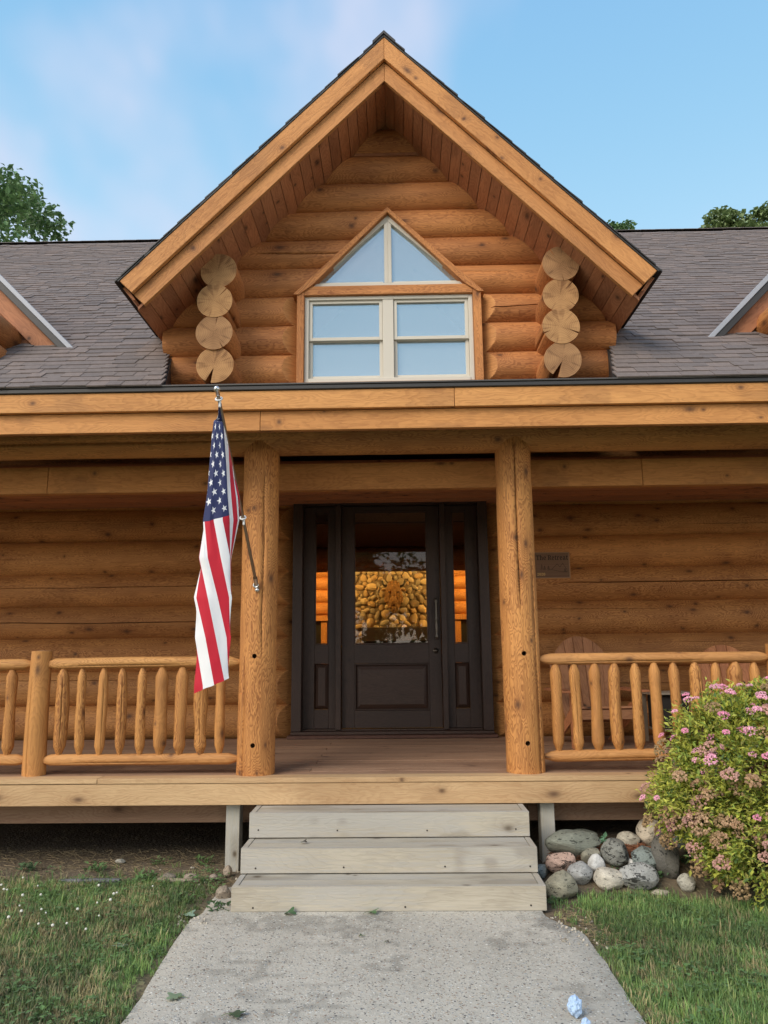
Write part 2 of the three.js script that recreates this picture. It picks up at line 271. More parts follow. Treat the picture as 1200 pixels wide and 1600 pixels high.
// front wall: round logs, cut back with a bevel at the door frame
{
  const w = part('front_wall', house), sp = .355, r = .2;
  for (let k = 0; k < 9; k++) {
    const y = .8185 + sp * k, zc = -2.75;
    const segs = k < 8 ? [[-6.6, -1.062], [1.062, 6.6]] : [[-6.6, 6.6]];
    segs.forEach(([a, b], i) => {
      const L = b - a, left = k < 8 && i === 0, right = k < 8 && i === 1, ch = { l: .16, z: .045, k: 1 };
      const checks = [];
      if (right && k === 4) checks.push({ th: Math.PI - .02, u0: .10, u1: .62, w: .014, d: .05, wander: .7 });
      if (left && k === 3) checks.push({ th: Math.PI + .03, u0: .30, u1: .86, w: .010, d: .04, wander: .8 });
      if (left && k === 4) checks.push({ th: Math.PI - .1, u0: .35, u1: .995, w: .008, d: .035, wander: .8 });
      if (left && k === 2) checks.push({ th: Math.PI + .2, u0: .45, u1: .8, w: .008, d: .03, wander: .8 });
      if (right && (k === 1 || k === 3)) checks.push({ th: Math.PI + .15 - .2 * k, u0: .02, u1: .4, w: .008, d: .03, wander: .6 });
      if (!checks.length) { const u = rr(.05, .6); checks.push({ th: Math.PI + rr(-.55, .35), u0: u, u1: Math.min(.98, u + rr(.15, .4)), w: rr(.005, .009), d: .03, wander: .7 }); }
      const m = add('log', makeLog({ L, r: r * (1 + rr(-.025, .025)), seed: 30 + k * 2 + i, rough: .012, bow: .012, checks, nA: 52, chamS: right ? ch : 0, chamE: left ? ch : 0, ts: endTs(L, .16, right, left, 34) }), [pick(mLog), k < 8 ? mLog[0] : mEnd[1]], w);
      m.position.set(a, y, zc);
    });
  }
  add('foundation', plank(-6.5, 6.5, -.1, .63, -2.95, -2.62, 'x', 0), mat({ map: tSoil.map, color: C(1.2, 1.25, 1.3), roughness: .95 }), w);
}
// outer shell that closes the building behind what the photograph shows
{
  const mS = tint(tLogB, [.95, .95, .95]);
  for (const s of [-1, 1]) {
    const g = part('side_wall', house);
    for (let k = 0; k < 9; k++) { const m = add('log', makeLog({ L: 6.6, r: .2, seed: 90 + k + s, nL: 6, nA: 14 }), [mS, mEnd[1]], g); m.rotation.y = Math.PI / 2; m.position.set(s * 6.3, .99 + .355 * k, -2.5); }
    add('gable_infill', prism([[0, 3.9], [0, 3.9], [0, 3.9]].map((_, i) => [[-9, 3.85], [-.2, 3.85], [-4.4, 7.2]][i]), -.06, .06, AX.x), mS, g).rotation.y = 0;
    const t = g.children[g.children.length - 1]; t.geometry.rotateY(-Math.PI / 2); t.position.set(s * 6.3, 0, 0);
  }
  const b = part('back_wall', house);
  for (let k = 0; k < 10; k++) { const m = add('log', makeLog({ L: 13, r: .2, seed: 120 + k, nL: 6, nA: 14 }), [mS, mEnd[1]], b); m.position.set(-6.5, .82 + .355 * k, -9.1); }
}

// deck: boards along the front, thick edge board, recessed rim, piers
{
  const d = part('porch_deck', house); let z = 0, k = 0;
  while (z > -2.55) { const w = k === 0 ? .14 : rr(.136, .142), z1 = z - w; let x = -6.5; for (const xe of k % 3 === 0 ? [-2.1, 2.9, 6.5] : k % 3 === 1 ? [-3.4, 1.4, 6.5] : [-.6, 4, 6.5]) { add('deck_board', plank(x + .0015, xe - .0015, DK - .036 + rr(-.0015, .0015), DK + (k ? rr(-.002, .0005) : 0), z1, z, 'x', .004), k === 0 ? mDeckEdge : pick(mDeck), d); x = xe; } z = z1 - .005; k++; }
  for (const [a, b] of [[-6.5, -2.95], [-2.947, 1.93], [1.933, 6.5]]) add('edge_board', plank(a, b, .466, DK - .0385, -.045, -.006, 'x', .004), mDeckEdge, d);
  add('rim_beam', plank(-6.5, -1.0, .30, .46, -.30, -.25, 'x'), mRim, d); add('rim_beam', plank(1.02, 6.5, .30, .46, -.30, -.25, 'x'), mRim, d); add('rim_beam', plank(-1.0, 1.02, .30, .46, -.32, -.27, 'x'), mRim, d);
  for (let i = 0; i < 14; i++) add('joist', plank(-6.4 + i * .98, -6.36 + i * .98, .47, .61, -2.55, -.32, 'z', 0), mRim, d);
  const mc = mat({ map: tSoil.map, color: C(2.6, 2.9, 3.3), roughness: .9 });
  for (const x of [-1.13, 1.13, -3.6, 3.6]) add('pier', plank(x - .05, x + .05, -.05, .47, -.20, -.08, 'y'), Math.abs(x) < 2 ? tint(tGrey, [1.05, 1.08, 1.1], .9) : mc, d);
}

// porch posts
const mHole = mat({ color: C(.16, .075, .025), roughness: .95 });
for (const s of [-1, 1]) {
  const ck = s > 0 ? [{ th: Math.PI - .06, u0: .42, u1: .99, w: .009, d: .045, wander: .5 }, { th: Math.PI + .80, u0: 0, u1: .62, w: .013, d: .05, wander: .5 }] : [{ th: Math.PI - .62, u0: 0, u1: .35, w: .010, d: .04, wander: .5 }, { th: Math.PI + .35, u0: .3, u1: .9, w: .006, d: .03, wander: .8 }];
  const p = part('porch_post', house);
  const m = add('log', makeLog({ L: 2.62, r: .1395, rf: t => 1.012 - .02 * t, seed: 200 + s, rough: .02, bow: .006, checks: ck, nA: 44, nL: 70 }), [mPost[s > 0 ? 1 : 0], mEnd[0]], p);
  m.rotation.z = Math.PI / 2; m.position.set(s > 0 ? 1.008 : -.994, DK, -.2);
  const ev = new Evaluator(); ev.attributes = ['position', 'normal', 'uv']; let b = new Brush(m.geometry, m.material);
  for (const y of [1.51, .868]) { const c = new THREE.CylinderGeometry(.017, .018, .13, 18); c.rotateX(Math.PI / 2); c.translate(y - DK, 0, .1395); const h = new Brush(c, mHole); b.updateMatrixWorld(); h.updateMatrixWorld(); b = ev.evaluate(b, h, SUBTRACTION); }
  m.geometry = b.geometry; m.material = b.material;
}
// beams under the roof, porch ceiling
{
  const b = add('porch_beam', makeLog({ L: 13, r: .165, seed: 210, nL: 60, rough: .012, checks: [{ th: Math.PI + .55, u0: .1, u1: .45, w: .012, d: .05 }] }), [mLog[1], mEnd[1]], house); b.position.set(-6.5, 3.245, -.21);
  const h = part('header_beam', house); for (const [a, c] of [[-6.5, -2.9], [-2.898, 2.15], [2.152, 6.5]]) add('timber', plank(a, c, 2.885, 3.118, -.69, -.60, 'x', .006), mBoard2, h);
  const ce = part('porch_ceiling', house); for (let k = 0; k < 16; k++) add('ceiling_board', plank(-6.5, 6.5, 3.145 + .003 * (k % 2), 3.165, -.70 - .135 * (k + 1) + .003, -.70 - .135 * k, 'x', .003), mCeil[k % 2], ce);
  for (let k = 0; k < 3; k++) add('ceiling_board', plank(-6.5, 6.5, 3.20, 3.22, .06 + .1 * k, .157 + .1 * k, 'x', .003), mCeil[k % 2], ce);
  add('roof_sheathing', plank(-6.5, 6.5, 3.40, 3.42, -.7, .40, 'x', 0), mCeil[1], ce);
}
// eave fascia: two overlapping courses of boards, dark drip edge
{
  const e = part('eave', house);
  for (const [a, b] of [[-6.6, -3.3], [-3.298, .505], [.508, 3.9], [3.902, 6.6]]) add('fascia_board', plank(a, b, 3.258, 3.398, .412, .452, 'x', .004), mBoard, e);
  for (const [a, b] of [[-6.6, -4.4], [-4.398, -.9], [-.897, 2.75], [2.752, 6.6]]) add('fascia_board', plank(a, b, 3.111, 3.256, .372, .411, 'x', .004), mBoard2, e);
  add('drip_edge', plank(-6.6, 6.6, 3.40, 3.432, .36, .468, 'x', .006), mDrip, e); add('gutter_apron', plank(-6.6, 6.6, 3.4335, 3.447, .36, .476, 'x', .004), mat({ color: C(.07, .062, .058), roughness: .6 }), e);
}

// main roof: courses of shingles
const TH = Math.atan(.82), ex = .100, shCol = [[.108, .087, .078], [.118, .094, .084], [.098, .080, .073], [.128, .100, .087], [.112, .090, .080]];
{
  const S = 256, d = new Uint8Array(S * S * 4); for (let i = 0; i < S * S; i++) { const x = i % S / S, y = (i / S | 0) / S, k = 255 * (.62 + .38 * (pn(x * 128, y * 128, 128, 128, 1) * .6 + pn(x * 14, y * 14, 14, 14, 2) * .4)); d[4 * i] = k; d[4 * i + 1] = k; d[4 * i + 2] = k; d[4 * i + 3] = 255; }
  const t = dataTex(d, S, S, false), mSh = shCol.map(c => mat({ map: t, bumpMap: t, bumpScale: .003, color: C(c[0] * 1.9, c[1] * 1.9, c[2] * 1.95), roughness: .95 }));
  const mField = mat({ map: t, bumpMap: t, bumpScale: .003, color: C(1.9, 1.9, 1.95), roughness: .95, vertexColors: true });
  const roof = part('roof', house), widths = [.11, .145, .18, .23], geos = widths.map(w => { const g = new THREE.BoxGeometry(w - .003, .010, .15); const p = g.attributes.position, uv = g.attributes.uv; for (let i = 0; i < p.count; i++) { uv.setXY(i, p.getX(i) * 2.5, p.getZ(i) * 2.5); } return g; });
  const field = [], cand = [], r = mulberry(9), dirN = V(0, Math.cos(TH), Math.sin(TH)), rows = Math.floor(4.86 / Math.cos(TH) / ex) - 2;
  const E = new THREE.Euler(TH - .06, 0, 0);
  for (let k = 0; k <= rows; k++) {
    for (const sd of [-1, 1]) {
      const s0 = k * ex + .075, zz = .478 - s0 * Math.cos(TH); let x = zz > -.19 ? 1.805 - (zz + .19) * .27 : zz > -.4 ? 1.805 : zz > -3.2 ? 1.62 : 0;
      while (x < 6.6) {
        const wi = Math.floor(r() * 4), w = widths[wi], xc = GX + sd * (x + w / 2), s = s0 + (r() < .5 ? 0 : -.006), z = .478 - s * Math.cos(TH), y = 3.437 + s * Math.sin(TH); x += w;
        const raise = .004 + r() * .007, pos = V(xc, y, z).addScaledVector(dirN, raise), ci = Math.floor(r() * 5), vis = Math.abs(xc) < 2.95 + k * .05 && Math.abs(xc - GX) > 1.8;
        (vis && k < 22 ? cand : field).push({ wi, ci, pos, k });
      }
    }
  }
  while (cand.length > 300) field.push(cand.pop());
  for (const c of cand) { const m = add('shingle', geos[c.wi], mSh[c.ci], roof); m.position.copy(c.pos); m.rotation.copy(E); }
  const M = new THREE.Matrix4().makeRotationFromEuler(E), merged = field.map(c => { const g = geos[c.wi].clone().applyMatrix4(M).translate(c.pos.x, c.pos.y, c.pos.z), n = g.attributes.position.count, col = new Float32Array(n * 3); for (let i = 0; i < n; i++) col.set(shCol[c.ci], i * 3); const uv = g.attributes.uv; for (let i = 0; i < n; i++) uv.setXY(i, uv.getX(i) + c.pos.x * .7, uv.getY(i) + c.k * .37); g.setAttribute('color', new THREE.BufferAttribute(col, 3)); return g; });
  add('shingle_field', mergeGeometries(merged), mField, roof).userData.kind = 'stuff';
  const zr = -4.40, yr = 7.424, th = .03;
  const slab = (x0, x1, z0, z1) => { const Y = z => 3.437 - .012 + .82 * (.46 - z); return hexa([V(x0, Y(z0) - th, z0), V(x1, Y(z0) - th, z0), V(x1, Y(z0), z0), V(x0, Y(z0), z0), V(x0, Y(z1) - th, z1), V(x1, Y(z1) - th, z1), V(x1, Y(z1), z1), V(x0, Y(z1), z1)]); };
  for (const [a, b, c, e] of [[-6.6, -1.785, .44, -.30], [1.845, 6.6, .44, -.30], [-6.6, -1.6, -.30, zr], [1.66, 6.6, -.30, zr], [-1.6, 1.66, -3.15, zr]]) add('roof_deck', slab(a, b, c, e), mDrip, roof);
  const back = hexa([V(-6.6, 3.45, -9.4), V(6.6, 3.45, -9.4), V(6.6, 3.5, -9.4), V(-6.6, 3.5, -9.4), V(-6.6, yr - .03, zr), V(6.6, yr - .03, zr), V(6.6, yr, zr), V(-6.6, yr, zr)]); add('roof_deck', back, mDrip, roof);
  for (let x = -6.6; x < 6.6; x += .2) { const g = new THREE.CylinderGeometry(.10, .10, .215, 8, 1, false, -Math.PI * .5, Math.PI); g.rotateZ(Math.PI / 2); g.rotateX(Math.PI / 2 * 0); const m = add('ridge_cap', g, mSh[2], roof); m.scale.set(1, 1.3, .32); m.rotation.z = .02; m.rotation.x = -Math.PI / 2; m.position.set(x + .1, yr - .045, zr); }
  for (const q of [-1, 1]) { const X = (x, z) => GX + q * (1.795 - Math.max(0, z + .19) * .27), Y = z => 3.425 + .82 * (.46 - z), A = z => V(X(0, z), 3.42, z), Bv = z => V(X(0, z), Y(z), z), o = V(q * .25, 0, 0); add('cheek_flashing', hexa([A(.45), A(.45).add(o), Bv(.45).add(o), Bv(.45), A(-.3), A(-.3).add(o), Bv(-.3).add(o), Bv(-.3)]), mDrip, roof); }
  add('ledge_flashing', plank(-1.72, 1.76, 3.425, 3.4315, -.28, .36, 'x', 0), mDrip, roof);
}

// ------------------------------------------------------------------ centre gable
const GA = 5.945;                                          // soffit apex at the wall
const soffitY = x => GA - Math.abs(x - GX) * 1.02;
{
  const w = part('gable_wall', house), zc = -.19, r = .143;
  const lines = [3.40, 3.646, 3.904, 4.15, 4.41, 4.652, 4.915, 5.164, 5.428, 5.667, 5.93];
  for (let k = 0; k < lines.length - 1; k++) {
    const y = (lines[k] + lines[k + 1]) / 2 - .004, low = k < 4;
    const segs = low ? [[-1.79 + rr(-.02, .02), -.698], [.775, 1.83 + rr(-.02, .02)]] : k === 4 ? [[-1.79, -.30], [.37, 1.83]] : k < 7 ? [[-1.6, .03], [.03, 1.66]] : [[-1.0, 1.06]];
    segs.forEach(([a, b], i) => {
      const L = b - a, win = low, ch = { l: .13, z: .035, k: .9 }, cs = win && i === 1 ? ch : 0, ce = win && i === 0 ? ch : 0;
      const post = v => {
        const X = v.x + a, Y = v.y + y; let lo = -9, hi = 9;
        if (k > 4) { const h = Math.max(.02, (GA + .03 - Y) / 1.02); lo = GX - h; hi = GX + h; }
        if (k >= 4 && k < 7 && Y < 5.09) { const h = Math.min(.735, (5.09 - Y) * 1.03); if (i === 0) hi = Math.min(hi, .035 - h); else lo = Math.max(lo, .035 + h); }
        const nx = Math.min(hi, Math.max(lo, X)); if (k >= 5 && nx !== X) v.z = v.z; v.x = nx - a;
      };
      const checks = []; if (k === 4 && i === 1) checks.push({ th: Math.PI - .25, u0: .1, u1: .5, w: .007, d: .03 }); if (k === 3 && i === 1) checks.push({ th: Math.PI + .1, u0: 0, u1: .6, w: .008, d: .03 }); if (k === 5 && i === 0) checks.push({ th: Math.PI + .2, u0: .3, u1: .8, w: .007, d: .03 });
      const m = add('log', makeLog({ L, r, seed: 300 + k * 2 + i, rough: .022, bow: .005, checks, chamS: cs, chamE: ce, nA: cs || ce ? 52 : 32, ts: endTs(L, .13, cs, ce, k >= 4 ? 40 : 20), post: k >= 3 ? post : 0 }), [pick(mDormLog), low ? mBarge[0] : mEnd[1]], w);
      m.position.set(a, y, zc);
    });
  }
  // cross logs whose sawn ends show at both corners
  const ends = { '-1': [[-1.276, 4.455], [-1.298, 4.20], [-1.296, 3.945], [-1.285, 3.687]], '1': [[1.366, 4.455], [1.352, 4.197], [1.343, 3.943], [1.345, 3.68]] };
  for (const s of [-1, 1]) ends[s].forEach(([x, y], i) => {
    const wedge = i === 3 ? [{ th: s < 0 ? Math.PI * 1.5 + .35 : Math.PI * 1.5 + .45, u0: 0, u1: .5, w: .045, d: .125, wander: 0 }] : i === 2 && s > 0 ? [{ th: 4.55 - 1.0, u0: 0, u1: .4, w: .012, d: .10, wander: 0 }, { th: 5.9, u0: 0, u1: .4, w: .010, d: .06, wander: 0 }] : i === 2 ? [{ th: 1.75, u0: 0, u1: .3, w: .008, d: .1, wander: 0 }, { th: 4.2, u0: 0, u1: .3, w: .006, d: .06, wander: 0 }] : [{ th: 1 + i * 1.3, u0: 0, u1: .3, w: .007, d: .09, wander: 0 }, { th: 4.6 - i * .8, u0: 0, u1: .3, w: .005, d: .06, wander: 0 }];
    const m = add('log', makeLog({ L: 2.3, r: .139 + rr(-.003, .003), seed: 340 + i + s * 7, rough: .02, checks: wedge, nA: 34, nL: 20, capOut: .003 }), [pick(mDormLog), mEnd[(i * 2 + (s > 0 ? 1 : 0)) % 3]], w);
    m.rotation.y = Math.PI / 2; m.position.set(x, y, .245 + rr(-.012, .012));
  });
  add('gable_peak', prism([[GX - .29, 5.66], [GX + .29, 5.66], [GX, 5.955]], -.26, -.10, AX.x), mSoffit[1], w);
}
{
  const g = part('gable_roof', house), m = 1.02, al = Math.atan(m);
  const slope = (s, T, B, d0, d1, z0, z1, bev = .003) => {   // member following the roof slope, square cut at its foot
    const p = (T - B) * Math.cos(al), P = [[d0, T - m * d0], [d1, T - m * d1], [d1 - p * Math.sin(al), T - m * d1 - p * Math.cos(al)], [d0, B - m * d0]].map(q => [GX + s * q[0], q[1]]);
    return prism(s > 0 ? P.reverse() : P, z0, z1, V(s * Math.cos(al), -Math.sin(al), 0), bev);
  };
  for (const s of [-1, 1]) {
    add('barge_board', slope(s, 6.267, 6.078, .0007, 1.977, .462, .50), mBarge[0], g);
    add('barge_board', slope(s, 6.076, 5.912, .0007, 1.88, .425, .461), mBarge[1], g);
    add('roof_deck', slope(s, 6.262, 6.02, .0, 1.965, -3.4, .42), mSoffit[1], g);
    add('drip_edge', slope(s, 6.285, 6.268, .0, 1.995, -3.4, .506, .002), mDrip, g);
    // eave board at the foot of the slope, running back to the main roof
    const P = [[1.962, 6.25 - m * 1.962], [1.985, 6.262 - m * 1.985], [1.90, 6.262 - m * 1.985 - .10], [1.875, 6.25 - m * 1.962 - .115]].map(q => [GX + s * q[0], q[1]]);
    add('eave_board', prism(s > 0 ? P.reverse() : P, -1.2, .42, AX.z), mSoffit[2], g);
    // soffit boards, tongue and groove, running front to back
    const n = 25, L = 1.86; for (let k = 0; k < n; k++) {
      const d0 = k * L / n + .001, d1 = (k + 1) * L / n - .0035, B = GA - .0 - m * 0; const off = rr(0, .003);
      const Q = [[d0, B - m * d0 + .03], [d1, B - m * d1 + .03], [d1, B - m * d1 + off], [d0, B - m * d0 + off]].map(q => [GX + s * q[0], q[1]]);
      add('soffit_board', prism(s > 0 ? Q.reverse() : Q, -1.2, .424, AX.z, .0015), pick(mSoffit), g);
    }
    // shingle courses seen on edge
    for (let k = 0; k < 20; k++) { const a = k * .143 / 1, d1 = Math.min(2.012, (a + .175) * Math.cos(al) + .04), d0 = Math.max(0, a * Math.cos(al)), T = 6.2865, l = .009 + rr(0, .006); const Q = [[d0, T - m * d0 + .003], [d1, T - m * d1 + l + .004], [d1, T - m * d1 + .002], [d0, T - m * d0]].map(q => [GX + s * q[0], q[1]]); add('shingle_course', prism(s > 0 ? Q.reverse() : Q, -3.4, .512 + rr(-.006, .008), AX.z, 0), mDrip, g); }
  }
  const cap = [[-.09, 6.225], [0, 6.318], [.09, 6.225], [.09, 6.20], [0, 6.294], [-.09, 6.20]].map(q => [GX + q[0], q[1]]); add('ridge_cap', prism(cap, -3.4, .515, AX.z, 0), mDrip, g);
}
// gable window: two sash units below, two triangular lights above, cedar trim
{
  const w = part('gable_window', house), CX = .035, mT = mDormLog[0], z0 = -.16, zf = -.062;
  const glass = new THREE.MeshPhysicalMaterial({ color: C(.74, .88, .98), roughness: .015, metalness: .6, transmission: 1, thickness: 0, ior: 1.52 });
  const bar = (name, x0, x1, y0, y1, zb, zt, m = mTan, ax = 'x') => add(name, plank(x0, x1, y0, y1, zb, zt, ax, .004), m, w);
  const X0 = -.643, X1 = .714, Y0 = 3.637, Y1 = 4.372;
  bar('frame_side', X0, X0 + .034, Y0, Y1, z0, zf, mTan, 'y'); bar('frame_side', X1 - .034, X1, Y0, Y1, z0, zf, mTan, 'y');
  bar('frame_head', X0 + .034, X1 - .034, Y1 - .03, Y1, z0, zf); bar('frame_sill', X0 + .034, X1 - .034, Y0, Y0 + .034, z0, zf + .012);
  bar('mullion', CX - .048, CX + .040, Y0 + .034, Y1 - .03, z0, zf - .004, mTan, 'y');
  for (const [a, b] of [[X0 + .034, CX - .048], [CX + .040, X1 - .034]]) for (const [c, d, dz] of [[4.000, Y1 - .03, 0], [Y0 + .034, 4.024, -.022]]) {
    const t = .028, q = dz - .018, sh = part('sash', w);
    const sb = (x0, x1, y0, y1, ax) => add('sash_bar', plank(x0, x1, y0, y1, z0 + .02 + q, zf + q, ax, .003), mTan, sh);
    sb(a + .001, a + t, c, d, 'y'); sb(b - t, b - .001, c, d, 'y'); sb(a + t, b - t, d - t + (dz ? 0 : .004), d, 'x'); sb(a + t, b - t, c, c + t + (dz ? .008 : 0), 'x');
    const p = add('pane', new THREE.PlaneGeometry(b - a - 2 * t + .006, d - c - 2 * t + .006), glass, sh); p.position.set((a + b) / 2, (c + d) / 2, zf + q - .022);
  }
  // triangular lights
  const BY = 4.452, AP = 5.088, hw = .634, sl = (AP - BY) / hw, f = .036;
  for (const s of [-1, 1]) {
    const lt = part('triangular_light', w), x = q => CX + s * q; const pr = (pts, a, b, d, n) => add(n, prism(s > 0 ? pts : pts.slice().reverse(), a, b, d, .003), mTan, lt);
    pr([[x(.0), BY], [x(hw), BY], [x(hw - f * 1.0 / sl * 1), BY + f], [x(.0), BY + f]], z0, zf, AX.x, 'frame_bottom');
    pr([[x(hw - f / sl), BY + f], [x(hw), BY + .001], [x(0), AP], [x(0), AP - f * 1.45]], z0, zf - .001, V(s, -sl, 0), 'frame_rake');
    pr([[x(0), BY + f], [x(.030), BY + f], [x(.030), AP - f * 1.45 - .030 * sl], [x(0), AP - f * 1.45]], z0, zf - .003, AX.y, 'frame_mullion');
    pr([[x(.044), BY + f + .001], [x(hw - f / sl - .02), BY + f + .001], [x(hw - f / sl - .045), BY + f + .016], [x(.044), BY + f + .016]], z0, zf - .018, AX.x, 'glazing_bead');
    const T = new THREE.Shape([[x(.028), BY + f - .002], [x(hw - f / sl), BY + f - .002], [x(.028), AP - f * 1.45 - .026 * sl]].map(q => new THREE.Vector2(...q))), p = add('pane', new THREE.ShapeGeometry(T), glass, lt); p.position.z = zf - .035;
  }
  // cedar casing
  bar('casing', -.703, X0 - .001, 3.55, 4.40, -.17, -.030, mT, 'y'); bar('casing', X1 + .001, .782, 3.55, 4.40, -.17, -.030, mT, 'y');
  bar('casing', X0, X1, Y1 + .001, BY - .001, -.17, -.034, mT); bar('casing', X0, X1, 3.545, Y0 - .001, -.17, -.034, mT);
  for (const s of [-1, 1]) { const k = .752, P = [[.0, 5.135], [k + .02, 5.135 - (k + .02) * .985], [k - .03, 5.135 - (k - .03) * .985 - .05], [.615, BY], [.0, AP + .002]].map(q => [CX + s * q[0], q[1]]); add('casing', prism(s < 0 ? P.reverse() : P, -.17, -.018, V(s, -1, 0)), mT, w); }
  // dim room behind the glass
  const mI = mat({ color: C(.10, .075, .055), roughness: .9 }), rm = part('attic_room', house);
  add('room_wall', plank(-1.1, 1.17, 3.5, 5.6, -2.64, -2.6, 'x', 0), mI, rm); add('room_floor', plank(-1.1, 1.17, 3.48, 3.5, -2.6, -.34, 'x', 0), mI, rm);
}

const mSideShaded = mSoffit[1];  // rake boards: darker soffit wood, overhang shade put into the colour
// ------------------------------------------------------------------ side dormers, their rakes dying into the main roof
for (const s of [-1, 1]) {
  const d = part('side_dormer', house), x0 = s < 0 ? 2.50 : 2.56, cx = 3.85, AY = 4.016 + (cx - x0) - .06, zf = -.30, X = q => s * (cx - q);
  for (const side of [1, -1]) {
    const x = q => s * (cx - side * q), S = -s * side;
    const pr = (n, o0, o1, q1, a, b, m) => { const P = [[x(0), AY - o0], [x(q1), AY - o0 - q1], [x(q1 - (o1 - o0) * .5), AY - o0 - q1 - (o1 - o0) * .5], [x(0), AY - o1]]; return add(n, prism(S > 0 ? P.reverse() : P, a, b, V(S, -1, 0)), m, d); };
    pr('drip_flashing', 0, .055, cx - x0 + .02, zf - .02, zf + .05, mFlash); pr('shingle_edge', .056, .13, cx - x0 - .03, zf - .03, zf + .04, mDrip);
    pr('barge_board', .131, .33, cx - x0 + .05, zf - .06, zf - .016, mSideShaded); pr('barge_board', .331, .52, cx - x0 + .05, zf - .11, zf - .062, mSideShaded);
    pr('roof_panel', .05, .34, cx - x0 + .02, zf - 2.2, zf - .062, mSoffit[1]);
    const lx = s * (cx - side * .62); for (const [y, k] of [[3.925, 0], [3.675, 1], [4.17, 2]]) { const m = add('log', makeLog({ L: 2, r: .135, seed: 400 + k + s, nL: 8 }), [mDormLog[0], mEnd[1]], d); m.rotation.y = Math.PI / 2; m.position.set(lx, y, .02); }
  }
  add('gable_panel', prism([[s * cx - 1.2, 3.4], [s * cx + 1.2, 3.4], [s * cx + 1.2, AY - 1.5], [s * cx, AY - .3], [s * cx - 1.2, AY - 1.5]], -1.0, -.9, AX.x), mDormLog[1], d);
}

// ------------------------------------------------------------------ entry: dark door, sidelights
const paneMat = new THREE.MeshPhysicalMaterial({ color: C(.97, .97, .95), roughness: .01, transmission: 1, thickness: 0, ior: 1.5 });
function raised(x0, x1, y0, y1, z, t, b) {                // fielded panel
  const o = [[x0, y0], [x1, y0], [x1, y1], [x0, y1]], i = [[x0 + b, y0 + b], [x1 - b, y0 + b], [x1 - b, y1 - b], [x0 + b, y1 - b]], P = [];
  const q = (a, c, d, e) => P.push(...a, ...c, ...d, ...a, ...d, ...e);
  for (let k = 0; k < 4; k++) { const n = (k + 1) % 4; q([...o[k], z], [...o[n], z], [...i[n], z + t], [...i[k], z + t]); }
  q([...i[0], z + t], [...i[1], z + t], [...i[2], z + t], [...i[3], z + t]);
  const g = new THREE.BufferGeometry(); g.setAttribute('position', new THREE.Float32BufferAttribute(P, 3)); g.computeVertexNormals(); return grain(g, (x1 - x0) > (y1 - y0) ? AX.x : AX.y);
}
function lite(grp, x0, x1, y0, y1, z) {                    // glass with a moulded stop round it
  const p = add('pane', new THREE.PlaneGeometry(x1 - x0, y1 - y0), paneMat, grp); p.position.set((x0 + x1) / 2, (y0 + y1) / 2, z - .02);
  for (const [a, b, c, d, ax] of [[x0, x0 + .014, y0, y1, 'y'], [x1 - .014, x1, y0, y1, 'y'], [x0 + .014, x1 - .014, y1 - .014, y1, 'x'], [x0 + .014, x1 - .014, y0, y0 + .014, 'x']]) add('glazing_stop', plank(a, b, c, d, z - .018, z - .006, ax, .004), mDoor2, grp);
}
